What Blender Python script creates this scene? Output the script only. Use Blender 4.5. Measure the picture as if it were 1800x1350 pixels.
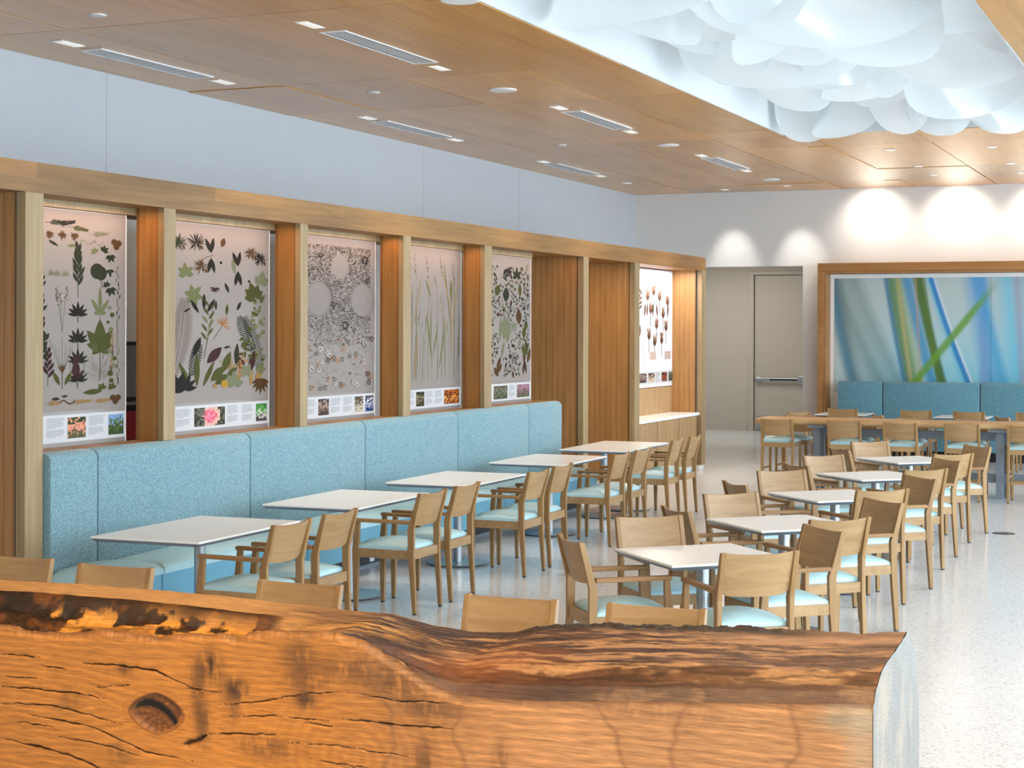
import bpy, bmesh, math, random
import numpy as np
from mathutils import Vector, Matrix

for o in list(bpy.data.objects): bpy.data.objects.remove(o)
S = bpy.context.scene
COL = S.collection
R = math.radians
rnd = random.Random(7)
nrs = np.random.RandomState(11)

# ------------------------------------------------------------------ camera
cd = bpy.data.cameras.new('camera'); cam = bpy.data.objects.new('camera', cd); COL.objects.link(cam)
cd.sensor_fit = 'HORIZONTAL'; cd.sensor_width = 36.0
cd.lens = 2950.0 / 1800.0 * 36.0
cd.shift_y = -(675.0 - 580.2) / 1800.0
cd.clip_end = 200
cam.location = (0, 0, 2.0)
cam.matrix_world = Matrix.Translation((0, 0, 2.0)) @ Matrix.Rotation(R(23.1118), 4, 'Z') @ Matrix.Rotation(R(90), 4, 'X') @ Matrix.Rotation(0.003, 4, 'Z')
S.camera = cam

# ------------------------------------------------------------------ world, exposure, big lights
w = bpy.data.worlds.new('daylight'); S.world = w; w.use_nodes = True
bg = w.node_tree.nodes['Background']
bg.inputs[0].default_value = (0.76, 0.90, 1.0, 1); bg.inputs[1].default_value = 3.6
S.view_settings.view_transform = 'Standard'; S.view_settings.look = 'None'
S.view_settings.gamma = 1.0; S.view_settings.use_curve_mapping = False
S.view_settings.exposure = 1.0

def area(name, loc, rot, sx, sy, power, col, spread=180):
    l = bpy.data.lights.new(name, 'AREA'); l.shape = 'RECTANGLE'; l.size = sx; l.size_y = sy
    l.energy = power; l.color = col; l.spread = R(spread)
    o = bpy.data.objects.new(name, l); COL.objects.link(o); o.location = loc; o.rotation_euler = rot
    return o
def spot(name, loc, target, power, col, size, blend=0.6, rad=0.04):
    l = bpy.data.lights.new(name, 'SPOT'); l.energy = power; l.color = col
    l.spot_size = R(size); l.spot_blend = blend; l.shadow_soft_size = rad
    o = bpy.data.objects.new(name, l); COL.objects.link(o); o.location = loc
    o.rotation_euler = (Vector(target) - Vector(loc)).to_track_quat('-Z', 'Y').to_euler()
    return o
# luminous lid of the skylight well over the cloud sculpture
area('skylight_glow', (-3.27, 14.3, 5.42), (0, 0, 0), 3.0, 10.6, 70, (0.97, 0.985, 1.0))
# wall washers on the back wall
for x in (-5.27, -3.96, -2.65):
    spot('wall_wash_light', (x, 26.85, 4.29), (x, 27.4, 3.7), 32, (1.0, 0.92, 0.80), 112, 1.0)
for x in (-7.64, -6.5):
    spot('accent_light', (x, 26.55, 4.30), (x, 27.4, 3.1), 42, (1.0, 0.95, 0.86), 44, 1.0)
# ceiling lights either side of the vents
for x in (-8.71, -6.45):
    for y in (11.17, 13.45, 16.33, 18.61, 21.49, 23.77):
        spot('ceiling_downlight', (x, y, 4.31), (x + 0.25, y, 0), 84, (1.0, 0.86, 0.68), 86, 1.0, 0.06)
# warm strips in the head of each portal bay
for y0, y1 in ((8.75, 9.9), (10.25, 11.8), (12.1, 13.7), (13.95, 15.5), (15.8, 18.3)):
    area('portal_strip_light', (-7.06, (y0 + y1) / 2, 2.84), (0, 0, 0), 0.06, y1 - y0, 2.6, (1.0, 0.52, 0.24))
area('recess_downlight', (-7.2, 19.4, 2.84), (0, 0, 0), 0.2, 0.3, 6, (1.0, 0.75, 0.5))
area('recess_downlight', (-7.12, 21.9, 2.84), (0, 0, 0), 0.12, 2.2, 20, (1.0, 0.9, 0.82))
area('corridor_light', (-9.0, 30.6, 3.55), (0, 0, 0), 2.0, 2.0, 42, (1.0, 0.93, 0.84))
# unseen warm spots added over the near room to light the log front
for x in (-4.6, -3.4, -2.2, -1.0):
    spot('near_fill_spot', (x, 1.9, 4.28), (x, 4.3, 0.7), 205, (1.0, 0.76, 0.50), 74, 1.0, 0.1)

# ------------------------------------------------------------------ material helpers
def new_mat(name):
    m = bpy.data.materials.new(name); m.use_nodes = True
    nt = m.node_tree; return m, nt, nt.nodes['Principled BSDF']
def N(nt, kind, **kw):
    n = nt.nodes.new(kind)
    for k, v in kw.items(): setattr(n, k, v)
    return n
def setp(b, rough=0.5, metal=0.0, spec=0.5, coat=0.0):
    b.inputs['Roughness'].default_value = rough; b.inputs['Metallic'].default_value = metal
    b.inputs['Specular IOR Level'].default_value = spec; b.inputs['Coat Weight'].default_value = coat
def plain(name, col, rough=0.5, metal=0.0, spec=0.5, var=0.04, scale=30, coat=0.0, bump=0.0):
    m, nt, b = new_mat(name); setp(b, rough, metal, spec, coat)
    tc = N(nt, 'ShaderNodeTexCoord'); no = N(nt, 'ShaderNodeTexNoise'); no.inputs['Scale'].default_value = scale
    nt.links.new(tc.outputs['Object'], no.inputs['Vector'])
    rp = N(nt, 'ShaderNodeValToRGB')
    rp.color_ramp.elements[0].position = 0.3; rp.color_ramp.elements[1].position = 0.7
    rp.color_ramp.elements[0].color = tuple(c * (1 - var) for c in col) + (1,)
    rp.color_ramp.elements[1].color = tuple(min(1, c * (1 + var)) for c in col) + (1,)
    nt.links.new(no.outputs['Fac'], rp.inputs[0]); nt.links.new(rp.outputs[0], b.inputs['Base Color'])
    if bump:
        bp = N(nt, 'ShaderNodeBump'); bp.inputs['Strength'].default_value = bump; bp.inputs['Distance'].default_value = 0.004
        nt.links.new(no.outputs['Fac'], bp.inputs['Height']); nt.links.new(bp.outputs[0], b.inputs['Normal'])
    return m
def wood(name, dark, light, axis='Z', rough=0.42, freq=42.0, stretch=14.0, wob=0.35, attr=False, groove=0.0, grooveaxis='X', spec=0.4):
    """grain running along `axis` in object space"""
    m, nt, b = new_mat(name); setp(b, rough, 0, spec)
    tc = N(nt, 'ShaderNodeTexCoord'); oi = N(nt, 'ShaderNodeObjectInfo')
    off = N(nt, 'ShaderNodeVectorMath', operation='ADD')
    sc = N(nt, 'ShaderNodeVectorMath', operation='SCALE'); sc.inputs[0].default_value = (7.1, 3.3, 5.7)
    nt.links.new(oi.outputs['Random'], sc.inputs['Scale'])
    nt.links.new(tc.outputs['Object'], off.inputs[0]); nt.links.new(sc.outputs[0], off.inputs[1])
    mp = N(nt, 'ShaderNodeMapping'); s = [freq] * 3; s['XYZ'.index(axis)] = freq / stretch
    mp.inputs['Scale'].default_value = s; nt.links.new(off.outputs[0], mp.inputs['Vector'])
    n1 = N(nt, 'ShaderNodeTexNoise'); n1.inputs['Scale'].default_value = 1.0; n1.inputs['Detail'].default_value = 5; n1.inputs['Distortion'].default_value = wob
    nt.links.new(mp.outputs[0], n1.inputs['Vector'])
    mp2 = N(nt, 'ShaderNodeMapping'); s2 = [freq * 0.12] * 3; s2['XYZ'.index(axis)] = freq * 0.12 / 5
    mp2.inputs['Scale'].default_value = s2; nt.links.new(off.outputs[0], mp2.inputs['Vector'])
    n2 = N(nt, 'ShaderNodeTexNoise'); n2.inputs['Scale'].default_value = 1.0; n2.inputs['Detail'].default_value = 2
    nt.links.new(mp2.outputs[0], n2.inputs['Vector'])
    ad = N(nt, 'ShaderNodeMath', operation='MULTIPLY_ADD'); ad.inputs[1].default_value = 0.55
    nt.links.new(n1.outputs['Fac'], ad.inputs[0])
    mu = N(nt, 'ShaderNodeMath', operation='MULTIPLY'); mu.inputs[1].default_value = 0.45
    nt.links.new(n2.outputs['Fac'], mu.inputs[0]); nt.links.new(mu.outputs[0], ad.inputs[2])
    rp = N(nt, 'ShaderNodeValToRGB'); rp.color_ramp.elements[0].position = 0.32; rp.color_ramp.elements[1].position = 0.68
    rp.color_ramp.elements[0].color = dark + (1,); rp.color_ramp.elements[1].color = light + (1,)
    nt.links.new(ad.outputs[0], rp.inputs[0]); out = rp.outputs[0]
    if attr:
        at = N(nt, 'ShaderNodeAttribute'); at.attribute_name = 'col'
        mx = N(nt, 'ShaderNodeMix', data_type='RGBA', blend_type='MULTIPLY'); mx.inputs['Factor'].default_value = 1.0
        nt.links.new(out, mx.inputs['A']); nt.links.new(at.outputs['Color'], mx.inputs['B']); out = mx.outputs['Result']
    if groove:
        sp = N(nt, 'ShaderNodeSeparateXYZ'); nt.links.new(tc.outputs['Object'], sp.inputs[0])
        fr = N(nt, 'ShaderNodeMath', operation='FRACT'); m1 = N(nt, 'ShaderNodeMath', operation='DIVIDE'); m1.inputs[1].default_value = groove
        nt.links.new(sp.outputs[grooveaxis], m1.inputs[0]); nt.links.new(m1.outputs[0], fr.inputs[0])
        lt = N(nt, 'ShaderNodeMath', operation='LESS_THAN'); lt.inputs[1].default_value = 0.14; nt.links.new(fr.outputs[0], lt.inputs[0])
        m2 = N(nt, 'ShaderNodeMath', operation='MULTIPLY'); m2.inputs[1].default_value = 0.45; nt.links.new(lt.outputs[0], m2.inputs[0])
        mx = N(nt, 'ShaderNodeMix', data_type='RGBA', blend_type='MULTIPLY'); mx.inputs['B'].default_value = (0.45, 0.34, 0.25, 1)
        nt.links.new(m2.outputs[0], mx.inputs['Factor']); nt.links.new(out, mx.inputs['A']); out = mx.outputs['Result']
    nt.links.new(out, b.inputs['Base Color'])
    return m
def fabric(name, dark, light, scale=260.0):
    m, nt, b = new_mat(name); setp(b, 0.9, 0, 0.2)
    b.inputs['Sheen Weight'].default_value = 0.25
    tc = N(nt, 'ShaderNodeTexCoord'); no = N(nt, 'ShaderNodeTexNoise'); no.inputs['Scale'].default_value = scale; no.inputs['Detail'].default_value = 3
    nt.links.new(tc.outputs['Object'], no.inputs['Vector'])
    rp = N(nt, 'ShaderNodeValToRGB'); rp.color_ramp.elements[0].position = 0.34; rp.color_ramp.elements[1].position = 0.66
    rp.color_ramp.elements[0].color = dark + (1,); rp.color_ramp.elements[1].color = light + (1,)
    nt.links.new(no.outputs['Fac'], rp.inputs[0]); nt.links.new(rp.outputs[0], b.inputs['Base Color'])
    bp = N(nt, 'ShaderNodeBump'); bp.inputs['Strength'].default_value = 0.5; bp.inputs['Distance'].default_value = 0.003
    nt.links.new(no.outputs['Fac'], bp.inputs['Height']); nt.links.new(bp.outputs[0], b.inputs['Normal'])
    return m
def attr_mat(name, rough=0.6, spec=0.3, grain=0.0, bump=0.0, coat=0.0):
    m, nt, b = new_mat(name); setp(b, rough, 0, spec, coat)
    at = N(nt, 'ShaderNodeAttribute'); at.attribute_name = 'col'; out = at.outputs['Color']
    if grain:
        tc = N(nt, 'ShaderNodeTexCoord'); mp = N(nt, 'ShaderNodeMapping'); mp.inputs['Scale'].default_value = (14, 60, 190)
        nt.links.new(tc.outputs['Object'], mp.inputs['Vector'])
        no = N(nt, 'ShaderNodeTexNoise'); no.inputs['Scale'].default_value = 1.0; no.inputs['Detail'].default_value = 6
        nt.links.new(mp.outputs[0], no.inputs['Vector'])
        rp = N(nt, 'ShaderNodeValToRGB'); rp.color_ramp.elements[0].position = 0.3; rp.color_ramp.elements[1].position = 0.7
        rp.color_ramp.elements[0].color = (1 - grain,) * 3 + (1,); rp.color_ramp.elements[1].color = (1, 1, 1, 1)
        nt.links.new(no.outputs['Fac'], rp.inputs[0])
        mx = N(nt, 'ShaderNodeMix', data_type='RGBA', blend_type='MULTIPLY'); mx.inputs['Factor'].default_value = 1.0
        nt.links.new(out, mx.inputs['A']); nt.links.new(rp.outputs[0], mx.inputs['B']); out = mx.outputs['Result']
        if bump:
            bp = N(nt, 'ShaderNodeBump'); bp.inputs['Strength'].default_value = bump; bp.inputs['Distance'].default_value = 0.004
            nt.links.new(no.outputs['Fac'], bp.inputs['Height']); nt.links.new(bp.outputs[0], b.inputs['Normal'])
    nt.links.new(out, b.inputs['Base Color'])
    return m

M = {}
M['white_wall'] = plain('white_wall', (0.72, 0.71, 0.70), 0.75, var=0.01, scale=3, spec=0.3)
M['dim_wall'] = plain('white_wall_dimmed', (0.54, 0.57, 0.61), 0.7, var=0.01, scale=3, spec=0.3)  # white wall with the dimmer bluish light on that side put into colour
M['well'] = plain('well_white', (0.62, 0.64, 0.65), 0.6, var=0.01)
M['grey_wall'] = plain('grey_wall', (0.52, 0.49, 0.44), 0.7, var=0.015, scale=3, spec=0.3)
M['door_paint'] = plain('door_paint', (0.50, 0.47, 0.42), 0.45, var=0.01, scale=3)
M['white_paint'] = plain('white_paint', (0.86, 0.86, 0.86), 0.5, var=0.01)
M['dark'] = plain('dark_void', (0.012, 0.011, 0.010), 0.8)
M['black'] = plain('black_plinth', (0.012, 0.013, 0.016), 0.45)
M['charcoal'] = plain('charcoal', (0.03, 0.035, 0.04), 0.5)
M['steel'] = plain('satin_steel', (0.42, 0.46, 0.50), 0.32, 0.9, var=0.03, scale=60)
M['grey_metal'] = plain('grey_painted_metal', (0.22, 0.26, 0.31), 0.42, 0.35, var=0.04)
M['laminate'] = plain('white_laminate', (0.88, 0.90, 0.90), 0.26, var=0.01, spec=0.5)
M['quartz'] = plain('white_quartz', (0.88, 0.88, 0.88), 0.2, var=0.01)
M['vinyl'] = plain('pale_blue_vinyl', (0.40, 0.645, 0.72), 0.32, var=0.02, scale=12, spec=0.55)
M['vinyl_blue'] = plain('blue_vinyl', (0.15, 0.42, 0.58), 0.36, var=0.02, scale=12, spec=0.55)
M['fabric'] = fabric('light_blue_boucle', (0.09, 0.20, 0.25), (0.27, 0.42, 0.47), 150)
M['fabric_shaded'] = fabric('shaded_teal_boucle', (0.05, 0.16, 0.22), (0.18, 0.37, 0.46), 120)  # darker copy of the blue boucle, end-wall shade put into the colour
M['oak'] = wood('oak_chair_wood', (0.227, 0.124, 0.044), (0.368, 0.225, 0.094), 'Z', 0.4, 30, 14)
M['oak_x'] = wood('oak_backrest_veneer', (0.272, 0.158, 0.065), (0.424, 0.276, 0.135), 'X', 0.4, 22, 8, 0.8)
M['oak_y'] = wood('oak_arm_wood', (0.221, 0.113, 0.040), (0.353, 0.203, 0.083), 'Y', 0.4, 30, 14)
M['header_oak'] = wood('header_oak', (0.200, 0.100, 0.029), (0.360, 0.201, 0.067), 'Y', 0.5, 36, 26, 0.6, attr=True)
M['post_oak'] = wood('post_oak', (0.248, 0.166, 0.081), (0.384, 0.280, 0.148), 'Z', 0.5, 40, 26, 0.4)
M['fin_oak'] = wood('fin_oak', (0.258, 0.113, 0.027), (0.395, 0.194, 0.055), 'Z', 0.45, 40, 26, 0.4)
M['slat_oak'] = wood('slatted_oak_panel', (0.292, 0.141, 0.043), (0.430, 0.222, 0.078), 'Z', 0.45, 60, 34, 0.2, groove=0.075, grooveaxis='X')
M['slat_oak_y'] = wood('slatted_oak_front', (0.324, 0.194, 0.085), (0.495, 0.326, 0.170), 'Z', 0.45, 60, 34, 0.2, groove=0.075, grooveaxis='Y')
M['frame_oak'] = wood('frame_oak', (0.304, 0.135, 0.043), (0.456, 0.225, 0.076), 'X', 0.45, 30, 20, 0.4)
M['slab_oak'] = wood('table_slab_oak', (0.396, 0.229, 0.101), (0.594, 0.396, 0.202), 'X', 0.38, 26, 16, 0.7)
M['print'] = attr_mat('printed_ink', 0.7, 0.12)
M['log'] = attr_mat('live_edge_trunk', 0.5, 0.35, grain=0.42, bump=0.5)

def make_floor_mat():
    m, nt, b = new_mat('terrazzo'); setp(b, 0.17, 0, 0.32)
    tc = N(nt, 'ShaderNodeTexCoord')
    vo = N(nt, 'ShaderNodeTexVoronoi'); vo.inputs['Scale'].default_value = 85; nt.links.new(tc.outputs['Object'], vo.inputs['Vector'])
    rp = N(nt, 'ShaderNodeValToRGB'); e = rp.color_ramp.elements
    e[0].position = 0.0; e[0].color = (0.36, 0.385, 0.41, 1); e[1].position = 0.10; e[1].color = (0.60, 0.635, 0.67, 1)
    e2 = e.new(0.55); e2.color = (0.65, 0.685, 0.72, 1); e3 = e.new(0.9); e3.color = (0.70, 0.735, 0.77, 1)
    sp = N(nt, 'ShaderNodeSeparateColor'); nt.links.new(vo.outputs['Color'], sp.inputs[0])
    nt.links.new(sp.outputs[0], rp.inputs[0]); nt.links.new(rp.outputs[0], b.inputs['Base Color'])
    return m
M['terrazzo'] = make_floor_mat()
def make_ceiling_mat():
    m = wood('perforated_ceiling_veneer', (0.62, 0.285, 0.062), (0.80, 0.405, 0.10), 'Y', 0.23, 20, 24, 0.5, attr=True, spec=0.5)
    nt = m.node_tree; b = nt.nodes['Principled BSDF']
    src = b.inputs['Base Color'].links[0].from_socket
    tc = N(nt, 'ShaderNodeTexCoord'); wv = N(nt, 'ShaderNodeTexWave'); wv.inputs['Scale'].default_value = 22; wv.bands_direction = 'Y'
    nt.links.new(tc.outputs['Object'], wv.inputs['Vector'])
    mx = N(nt, 'ShaderNodeMix', data_type='RGBA', blend_type='MULTIPLY'); mx.inputs['B'].default_value = (0.72, 0.66, 0.6, 1)
    mu = N(nt, 'ShaderNodeMath', operation='MULTIPLY'); mu.inputs[1].default_value = 0.5
    nt.links.new(wv.outputs['Fac'], mu.inputs[0]); nt.links.new(mu.outputs[0], mx.inputs['Factor'])
    nt.links.new(src, mx.inputs['A']); nt.links.new(mx.outputs['Result'], b.inputs['Base Color'])
    return m
M['ceiling'] = make_ceiling_mat()
def make_sheet_mat():
    m, nt, b = new_mat('translucent_film'); out = nt.nodes['Material Output']
    d = N(nt, 'ShaderNodeBsdfDiffuse'); d.inputs[0].default_value = (0.84, 0.87, 0.88, 1)
    t = N(nt, 'ShaderNodeBsdfTranslucent'); t.inputs[0].default_value = (0.84, 0.875, 0.885, 1)
    g = N(nt, 'ShaderNodeBsdfGlossy'); g.inputs['Roughness'].default_value = 0.12
    m1 = N(nt, 'ShaderNodeMixShader'); m1.inputs[0].default_value = 0.55
    nt.links.new(d.outputs[0], m1.inputs[1]); nt.links.new(t.outputs[0], m1.inputs[2])
    m2 = N(nt, 'ShaderNodeMixShader'); m2.inputs[0].default_value = 0.07
    nt.links.new(m1.outputs[0], m2.inputs[1]); nt.links.new(g.outputs[0], m2.inputs[2])
    nt.links.new(m2.outputs[0], out.inputs[0]); nt.nodes.remove(b)
    return m
M['film'] = make_sheet_mat()
def emis(name, col, s):
    m, nt, b = new_mat(name); setp(b, 0.5)
    b.inputs['Base Color'].default_value = col + (1,); b.inputs['Emission Color'].default_value = col + (1,); b.inputs['Emission Strength'].default_value = s
    return m
M['lens'] = emis('lamp_lens', (0.9, 0.86, 0.78), 0.25)

# ------------------------------------------------------------------ mesh helpers
def box(bm, x0, y0, z0, x1, y1, z1):
    vs = [bm.verts.new(p) for p in ((x0, y0, z0), (x1, y0, z0), (x1, y1, z0), (x0, y1, z0), (x0, y0, z1), (x1, y0, z1), (x1, y1, z1), (x0, y1, z1))]
    for f in ((3, 2, 1, 0), (4, 5, 6, 7), (0, 1, 5, 4), (1, 2, 6, 5), (2, 3, 7, 6), (3, 0, 4, 7)): bm.faces.new([vs[i] for i in f])
    return vs
def hexa(bm, lo, hi):
    """two quads (bottom, top) of four points each"""
    vs = [bm.verts.new(p) for p in list(lo) + list(hi)]
    for f in ((3, 2, 1, 0), (4, 5, 6, 7), (0, 1, 5, 4), (1, 2, 6, 5), (2, 3, 7, 6), (3, 0, 4, 7)): bm.faces.new([vs[i] for i in f])
def extrude_x(bm, prof, x0, x1):
    """closed profile of (y, z) swept from x0 to x1"""
    a = [bm.verts.new((x0, y, z)) for y, z in prof]; b = [bm.verts.new((x1, y, z)) for y, z in prof]
    n = len(prof); bm.faces.new(a[::-1]); bm.faces.new(b)
    for i in range(n): bm.faces.new((a[i], a[(i + 1) % n], b[(i + 1) % n], b[i]))
def lathe(bm, prof, cx=0, cy=0, n=32):
    rings = [[bm.verts.new((cx + r * math.cos(2 * math.pi * k / n), cy + r * math.sin(2 * math.pi * k / n), z)) for k in range(n)] for r, z in prof]
    for a, b in zip(rings, rings[1:]):
        for k in range(n): bm.faces.new((a[k], a[(k + 1) % n], b[(k + 1) % n], b[k]))
    bm.faces.new(rings[0][::-1]); bm.faces.new(rings[-1])
def bevel(bm, w, seg=2):
    bmesh.ops.recalc_face_normals(bm, faces=bm.faces[:])
    bmesh.ops.bevel(bm, geom=bm.edges[:], offset=w, segments=seg, affect='EDGES', profile=0.5, clamp_overlap=True)
def finish(name, bm, m, parent=None, smooth=False):
    bmesh.ops.recalc_face_normals(bm, faces=bm.faces[:])
    me = bpy.data.meshes.new(name); bm.to_mesh(me); bm.free()
    me.materials.append(m)
    if smooth:
        me.polygons.foreach_set('use_smooth', [True] * len(me.polygons))
        try: me.set_sharp_from_angle(angle=R(40))
        except Exception: pass
    o = bpy.data.objects.new(name, me); COL.objects.link(o)
    if parent is not None: o.parent = parent
    return o
def thing(name, label, cat, loc=(0, 0, 0), rz=0.0, group=None):
    o = bpy.data.objects.new(name, None); COL.objects.link(o); o.empty_display_size = 0.1
    o.location = loc; o.rotation_euler = (0, 0, rz); tag(o, label, cat, group); return o
def tag(o, label, cat, group=None):
    o['label'] = label; o['category'] = cat
    if group: o['group'] = group
    return o
def struct(o, label=None):
    o['kind'] = 'structure'
    if label: o['label'] = label
    return o
def dup(root, loc, rz, label, group=None, name=None):
    r = root.copy(); COL.objects.link(r); r.location = loc; r.rotation_euler = (0, 0, rz); r['label'] = label
    if group: r['group'] = group
    for ch in list(root.children):
        c = ch.copy(); COL.objects.link(c); c.parent = r
        for g in list(ch.children):
            d = g.copy(); COL.objects.link(d); d.parent = c
    return r
def quick(name, boxes, m, parent=None, bev=0.0):
    bm = bmesh.new()
    for b in boxes: box(bm, *b)
    if bev: bevel(bm, bev)
    return finish(name, bm, m, parent)
def colour_mesh(name, polys, cols, m, parent=None):
    """polygons of 3-D points with one colour each"""
    vs = []; fs = []
    for p in polys:
        fs.append(list(range(len(vs), len(vs) + len(p)))); vs += [tuple(q) for q in p]
    me = bpy.data.meshes.new(name); me.from_pydata(vs, [], fs); me.update()
    ca = me.color_attributes.new('col', 'FLOAT_COLOR', 'CORNER')
    arr = []
    for p, c in zip(polys, cols): arr += (list(c) + [1.0]) * len(p)
    ca.data.foreach_set('color', arr); me.materials.append(m)
    o = bpy.data.objects.new(name, me); COL.objects.link(o)
    if parent is not None: o.parent = parent
    return o
def grid_mesh(name, P, C, m, parent=None, smooth=True, flip=False):
    """P: (a, b, 3) points, C: (a, b, 3) colours or None"""
    a, b = P.shape[:2]; idx = np.arange(a * b).reshape(a, b)
    q = np.stack([idx[:-1, :-1], idx[1:, :-1], idx[1:, 1:], idx[:-1, 1:]], -1).reshape(-1, 4)
    if flip: q = q[:, ::-1]
    me = bpy.data.meshes.new(name)
    me.vertices.add(a * b); me.vertices.foreach_set('co', P.reshape(-1).astype(np.float32))
    me.loops.add(q.size); me.loops.foreach_set('vertex_index', q.reshape(-1).astype(np.int32))
    me.polygons.add(len(q)); me.polygons.foreach_set('loop_start', (np.arange(len(q)) * 4).astype(np.int32))
    me.update(calc_edges=True)
    if C is not None:
        ca = me.color_attributes.new('col', 'FLOAT_COLOR', 'POINT')
        ca.data.foreach_set('color', np.concatenate([C.reshape(-1, 3), np.ones((a * b, 1))], 1).reshape(-1).astype(np.float32))
    if smooth: me.polygons.foreach_set('use_smooth', np.ones(len(q), bool))
    me.materials.append(m); me.validate()
    o = bpy.data.objects.new(name, me); COL.objects.link(o)
    if parent is not None: o.parent = parent
    return o
def srgb(*c):
    return tuple(((v / 255) / 12.92 if v / 255 <= 0.04045 else ((v / 255 + 0.055) / 1.055) ** 2.4) for v in c)

# ------------------------------------------------------------------ the room
ZC = 4.33; YB = 27.4; XW = -9.4
struct(quick('floor', [(-12, -3, -0.2, 16, 34, 0)], M['terrazzo']), 'pale speckled terrazzo floor')
wl = struct(quick('wall_left', [(XW - 0.2, -3, 0, XW, YB, 4.6)], M['dim_wall']), 'white wall above the oak portal')
quick('panel_joint', [(XW - 0.002, y - 0.004, 3.0, XW + 0.002, y + 0.004, ZC) for y in (12.603, 19.14, 22.277)], plain('joint_grey', (0.45, 0.46, 0.47), 0.8), wl)
struct(quick('wall_back', [(-6.47, YB, 0, 2.93, YB + 0.25, 4.6), (-12, YB, 3.075, -6.47, YB + 0.25, 4.6), (-12, YB, 0, -9.4, YB + 0.25, 3.075)], M['white_wall']), 'white end wall washed by ceiling spotlights')
struct(quick('wall_rear', [(-12, -3.2, 0, 2.93, -3.0, 4.6)], M['white_wall']), 'white wall behind the camera')
struct(quick('wall_corridor', [(-12, 32.9, 0, -8.87, 33.0, 3.8), (-7.6, 32.9, 0, -6.2, 33.0, 3.8), (-8.87, 32.9, 3.19, -7.6, 33.0, 3.8), (-12, 33.0, 0, -6.2, 33.1, 3.8), (-6.47, YB + 0.25, 0, -6.27, 32.9, 3.8), (-12.0, YB + 0.25, 0, -11.8, 32.9, 3.8)], M['grey_wall']), 'greige wall at the end of the corridor')
struct(quick('ceiling_corridor', [(-12, YB + 0.25, 3.7, -6.2, 33.1, 3.9)], M['grey_wall']))
struct(quick('baseboard_corridor', [(-11.8, 32.885, 0, -8.9, 32.9, 0.10)], M['grey_wall'], None, 0.003))
# door at the end of the corridor
dr = struct(quick('door_1', [(-8.75, 32.93, 0.012, -7.68, 32.98, 3.11)], M['door_paint'], None, 0.004), 'tall greige door with a steel push bar')
quick('door_frame', [(-8.87, 32.87, 0, -8.76, 33.0, 3.19), (-7.67, 32.87, 0, -7.56, 33.0, 3.19), (-8.76, 32.87, 3.12, -7.67, 33.0, 3.19)], M['door_paint'], dr, 0.006)
pb = quick('push_bar', [(-8.70, 32.83, 1.00, -7.78, 32.87, 1.055), (-8.72, 32.84, 0.985, -8.60, 32.93, 1.07), (-7.84, 32.82, 0.95, -7.74, 32.93, 1.10)], M['steel'], dr, 0.006)
quick('latch_bar', [(-8.42, 32.825, 1.008, -7.86, 32.835, 1.045)], M['charcoal'], pb)
quick('kick_plate', [(-8.73, 32.922, 0.03, -7.70, 32.931, 0.30)], M['steel'], dr)

# ceiling: veneered panels with open joints, skylight well left open
OX0, OX1, OY0, OY1 = -4.9, -1.64, 8.2, 19.7
def ceiling():
    xs = [-9.4, -8.31, -7.05, -5.79, -4.9, -4.63, -3.37, -2.11, -1.64, -0.85, 0.41, 1.67, 2.93, 4.19, 5.45, 6.7, 8.0][:13]
    ys = [-3.0, -1.6, 0.34, 3.57, 5.5, 8.2, 8.73, 10.67, 13.9, 15.83, 19.06, 19.7, 21.0, 24.2, 26.1, 27.4]
    bm = bmesh.new(); cl = bm.loops.layers.float_color.new('col'); r = random.Random(3); g = 0.006
    for i in range(len(xs) - 1):
        for j in range(len(ys) - 1):
            x0, x1, y0, y1 = xs[i], xs[i + 1], ys[j], ys[j + 1]
            if x0 >= OX0 - .01 and x1 <= OX1 + .01 and y0 >= OY0 - .01 and y1 <= OY1 + .01: continue
            gx0 = 0 if x0 in (-4.63, -1.64) and (y1 > OY1 + .01 or y0 < OY0) and x0 != -4.63 else g
            nf = len(bm.faces)
            drop = r.choice((0, 0, 0, 0, 0.006))
            lx0 = 0 if x0 == OX0 else g
            lx1 = 0 if x1 == OX0 else g
            box(bm, x0 + (0 if x0 in (-4.9, -1.64) else g), y0 + (0 if y0 in (8.2, 8.73, 19.06, 19.7) and j not in (10,) else g), ZC - drop,
                x1 - (0 if x1 in (-4.9, -1.64) else g), y1 - (0 if y1 in (8.2, 19.7) else g), ZC + 0.03)
            t = r.uniform(0.86, 1.1); wv = r.uniform(-0.04, 0.04)
            bm.faces.ensure_lookup_table()
            for f in bm.faces[nf:]:
                for l in f.loops: l[cl] = (t * (1 + wv), t, t * (1 - wv), 1)
    return finish('ceiling', bm, M['ceiling'])
struct(ceiling(), 'perforated oak veneer ceiling panels')
struct(quick('ceiling_void', [(-9.6, -3, 4.40, OX0 - 0.1, 27.6, 4.6), (OX1 + 0.1, -3, 4.40, 2.9, 27.6, 4.6), (OX0 - 0.1, -3, 4.40, OX1 + 0.1, OY0 - 0.1, 4.6), (OX0 - 0.1, OY1 + 0.1, 4.40, OX1 + 0.1, 27.6, 4.6)], M['dark']))
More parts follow.
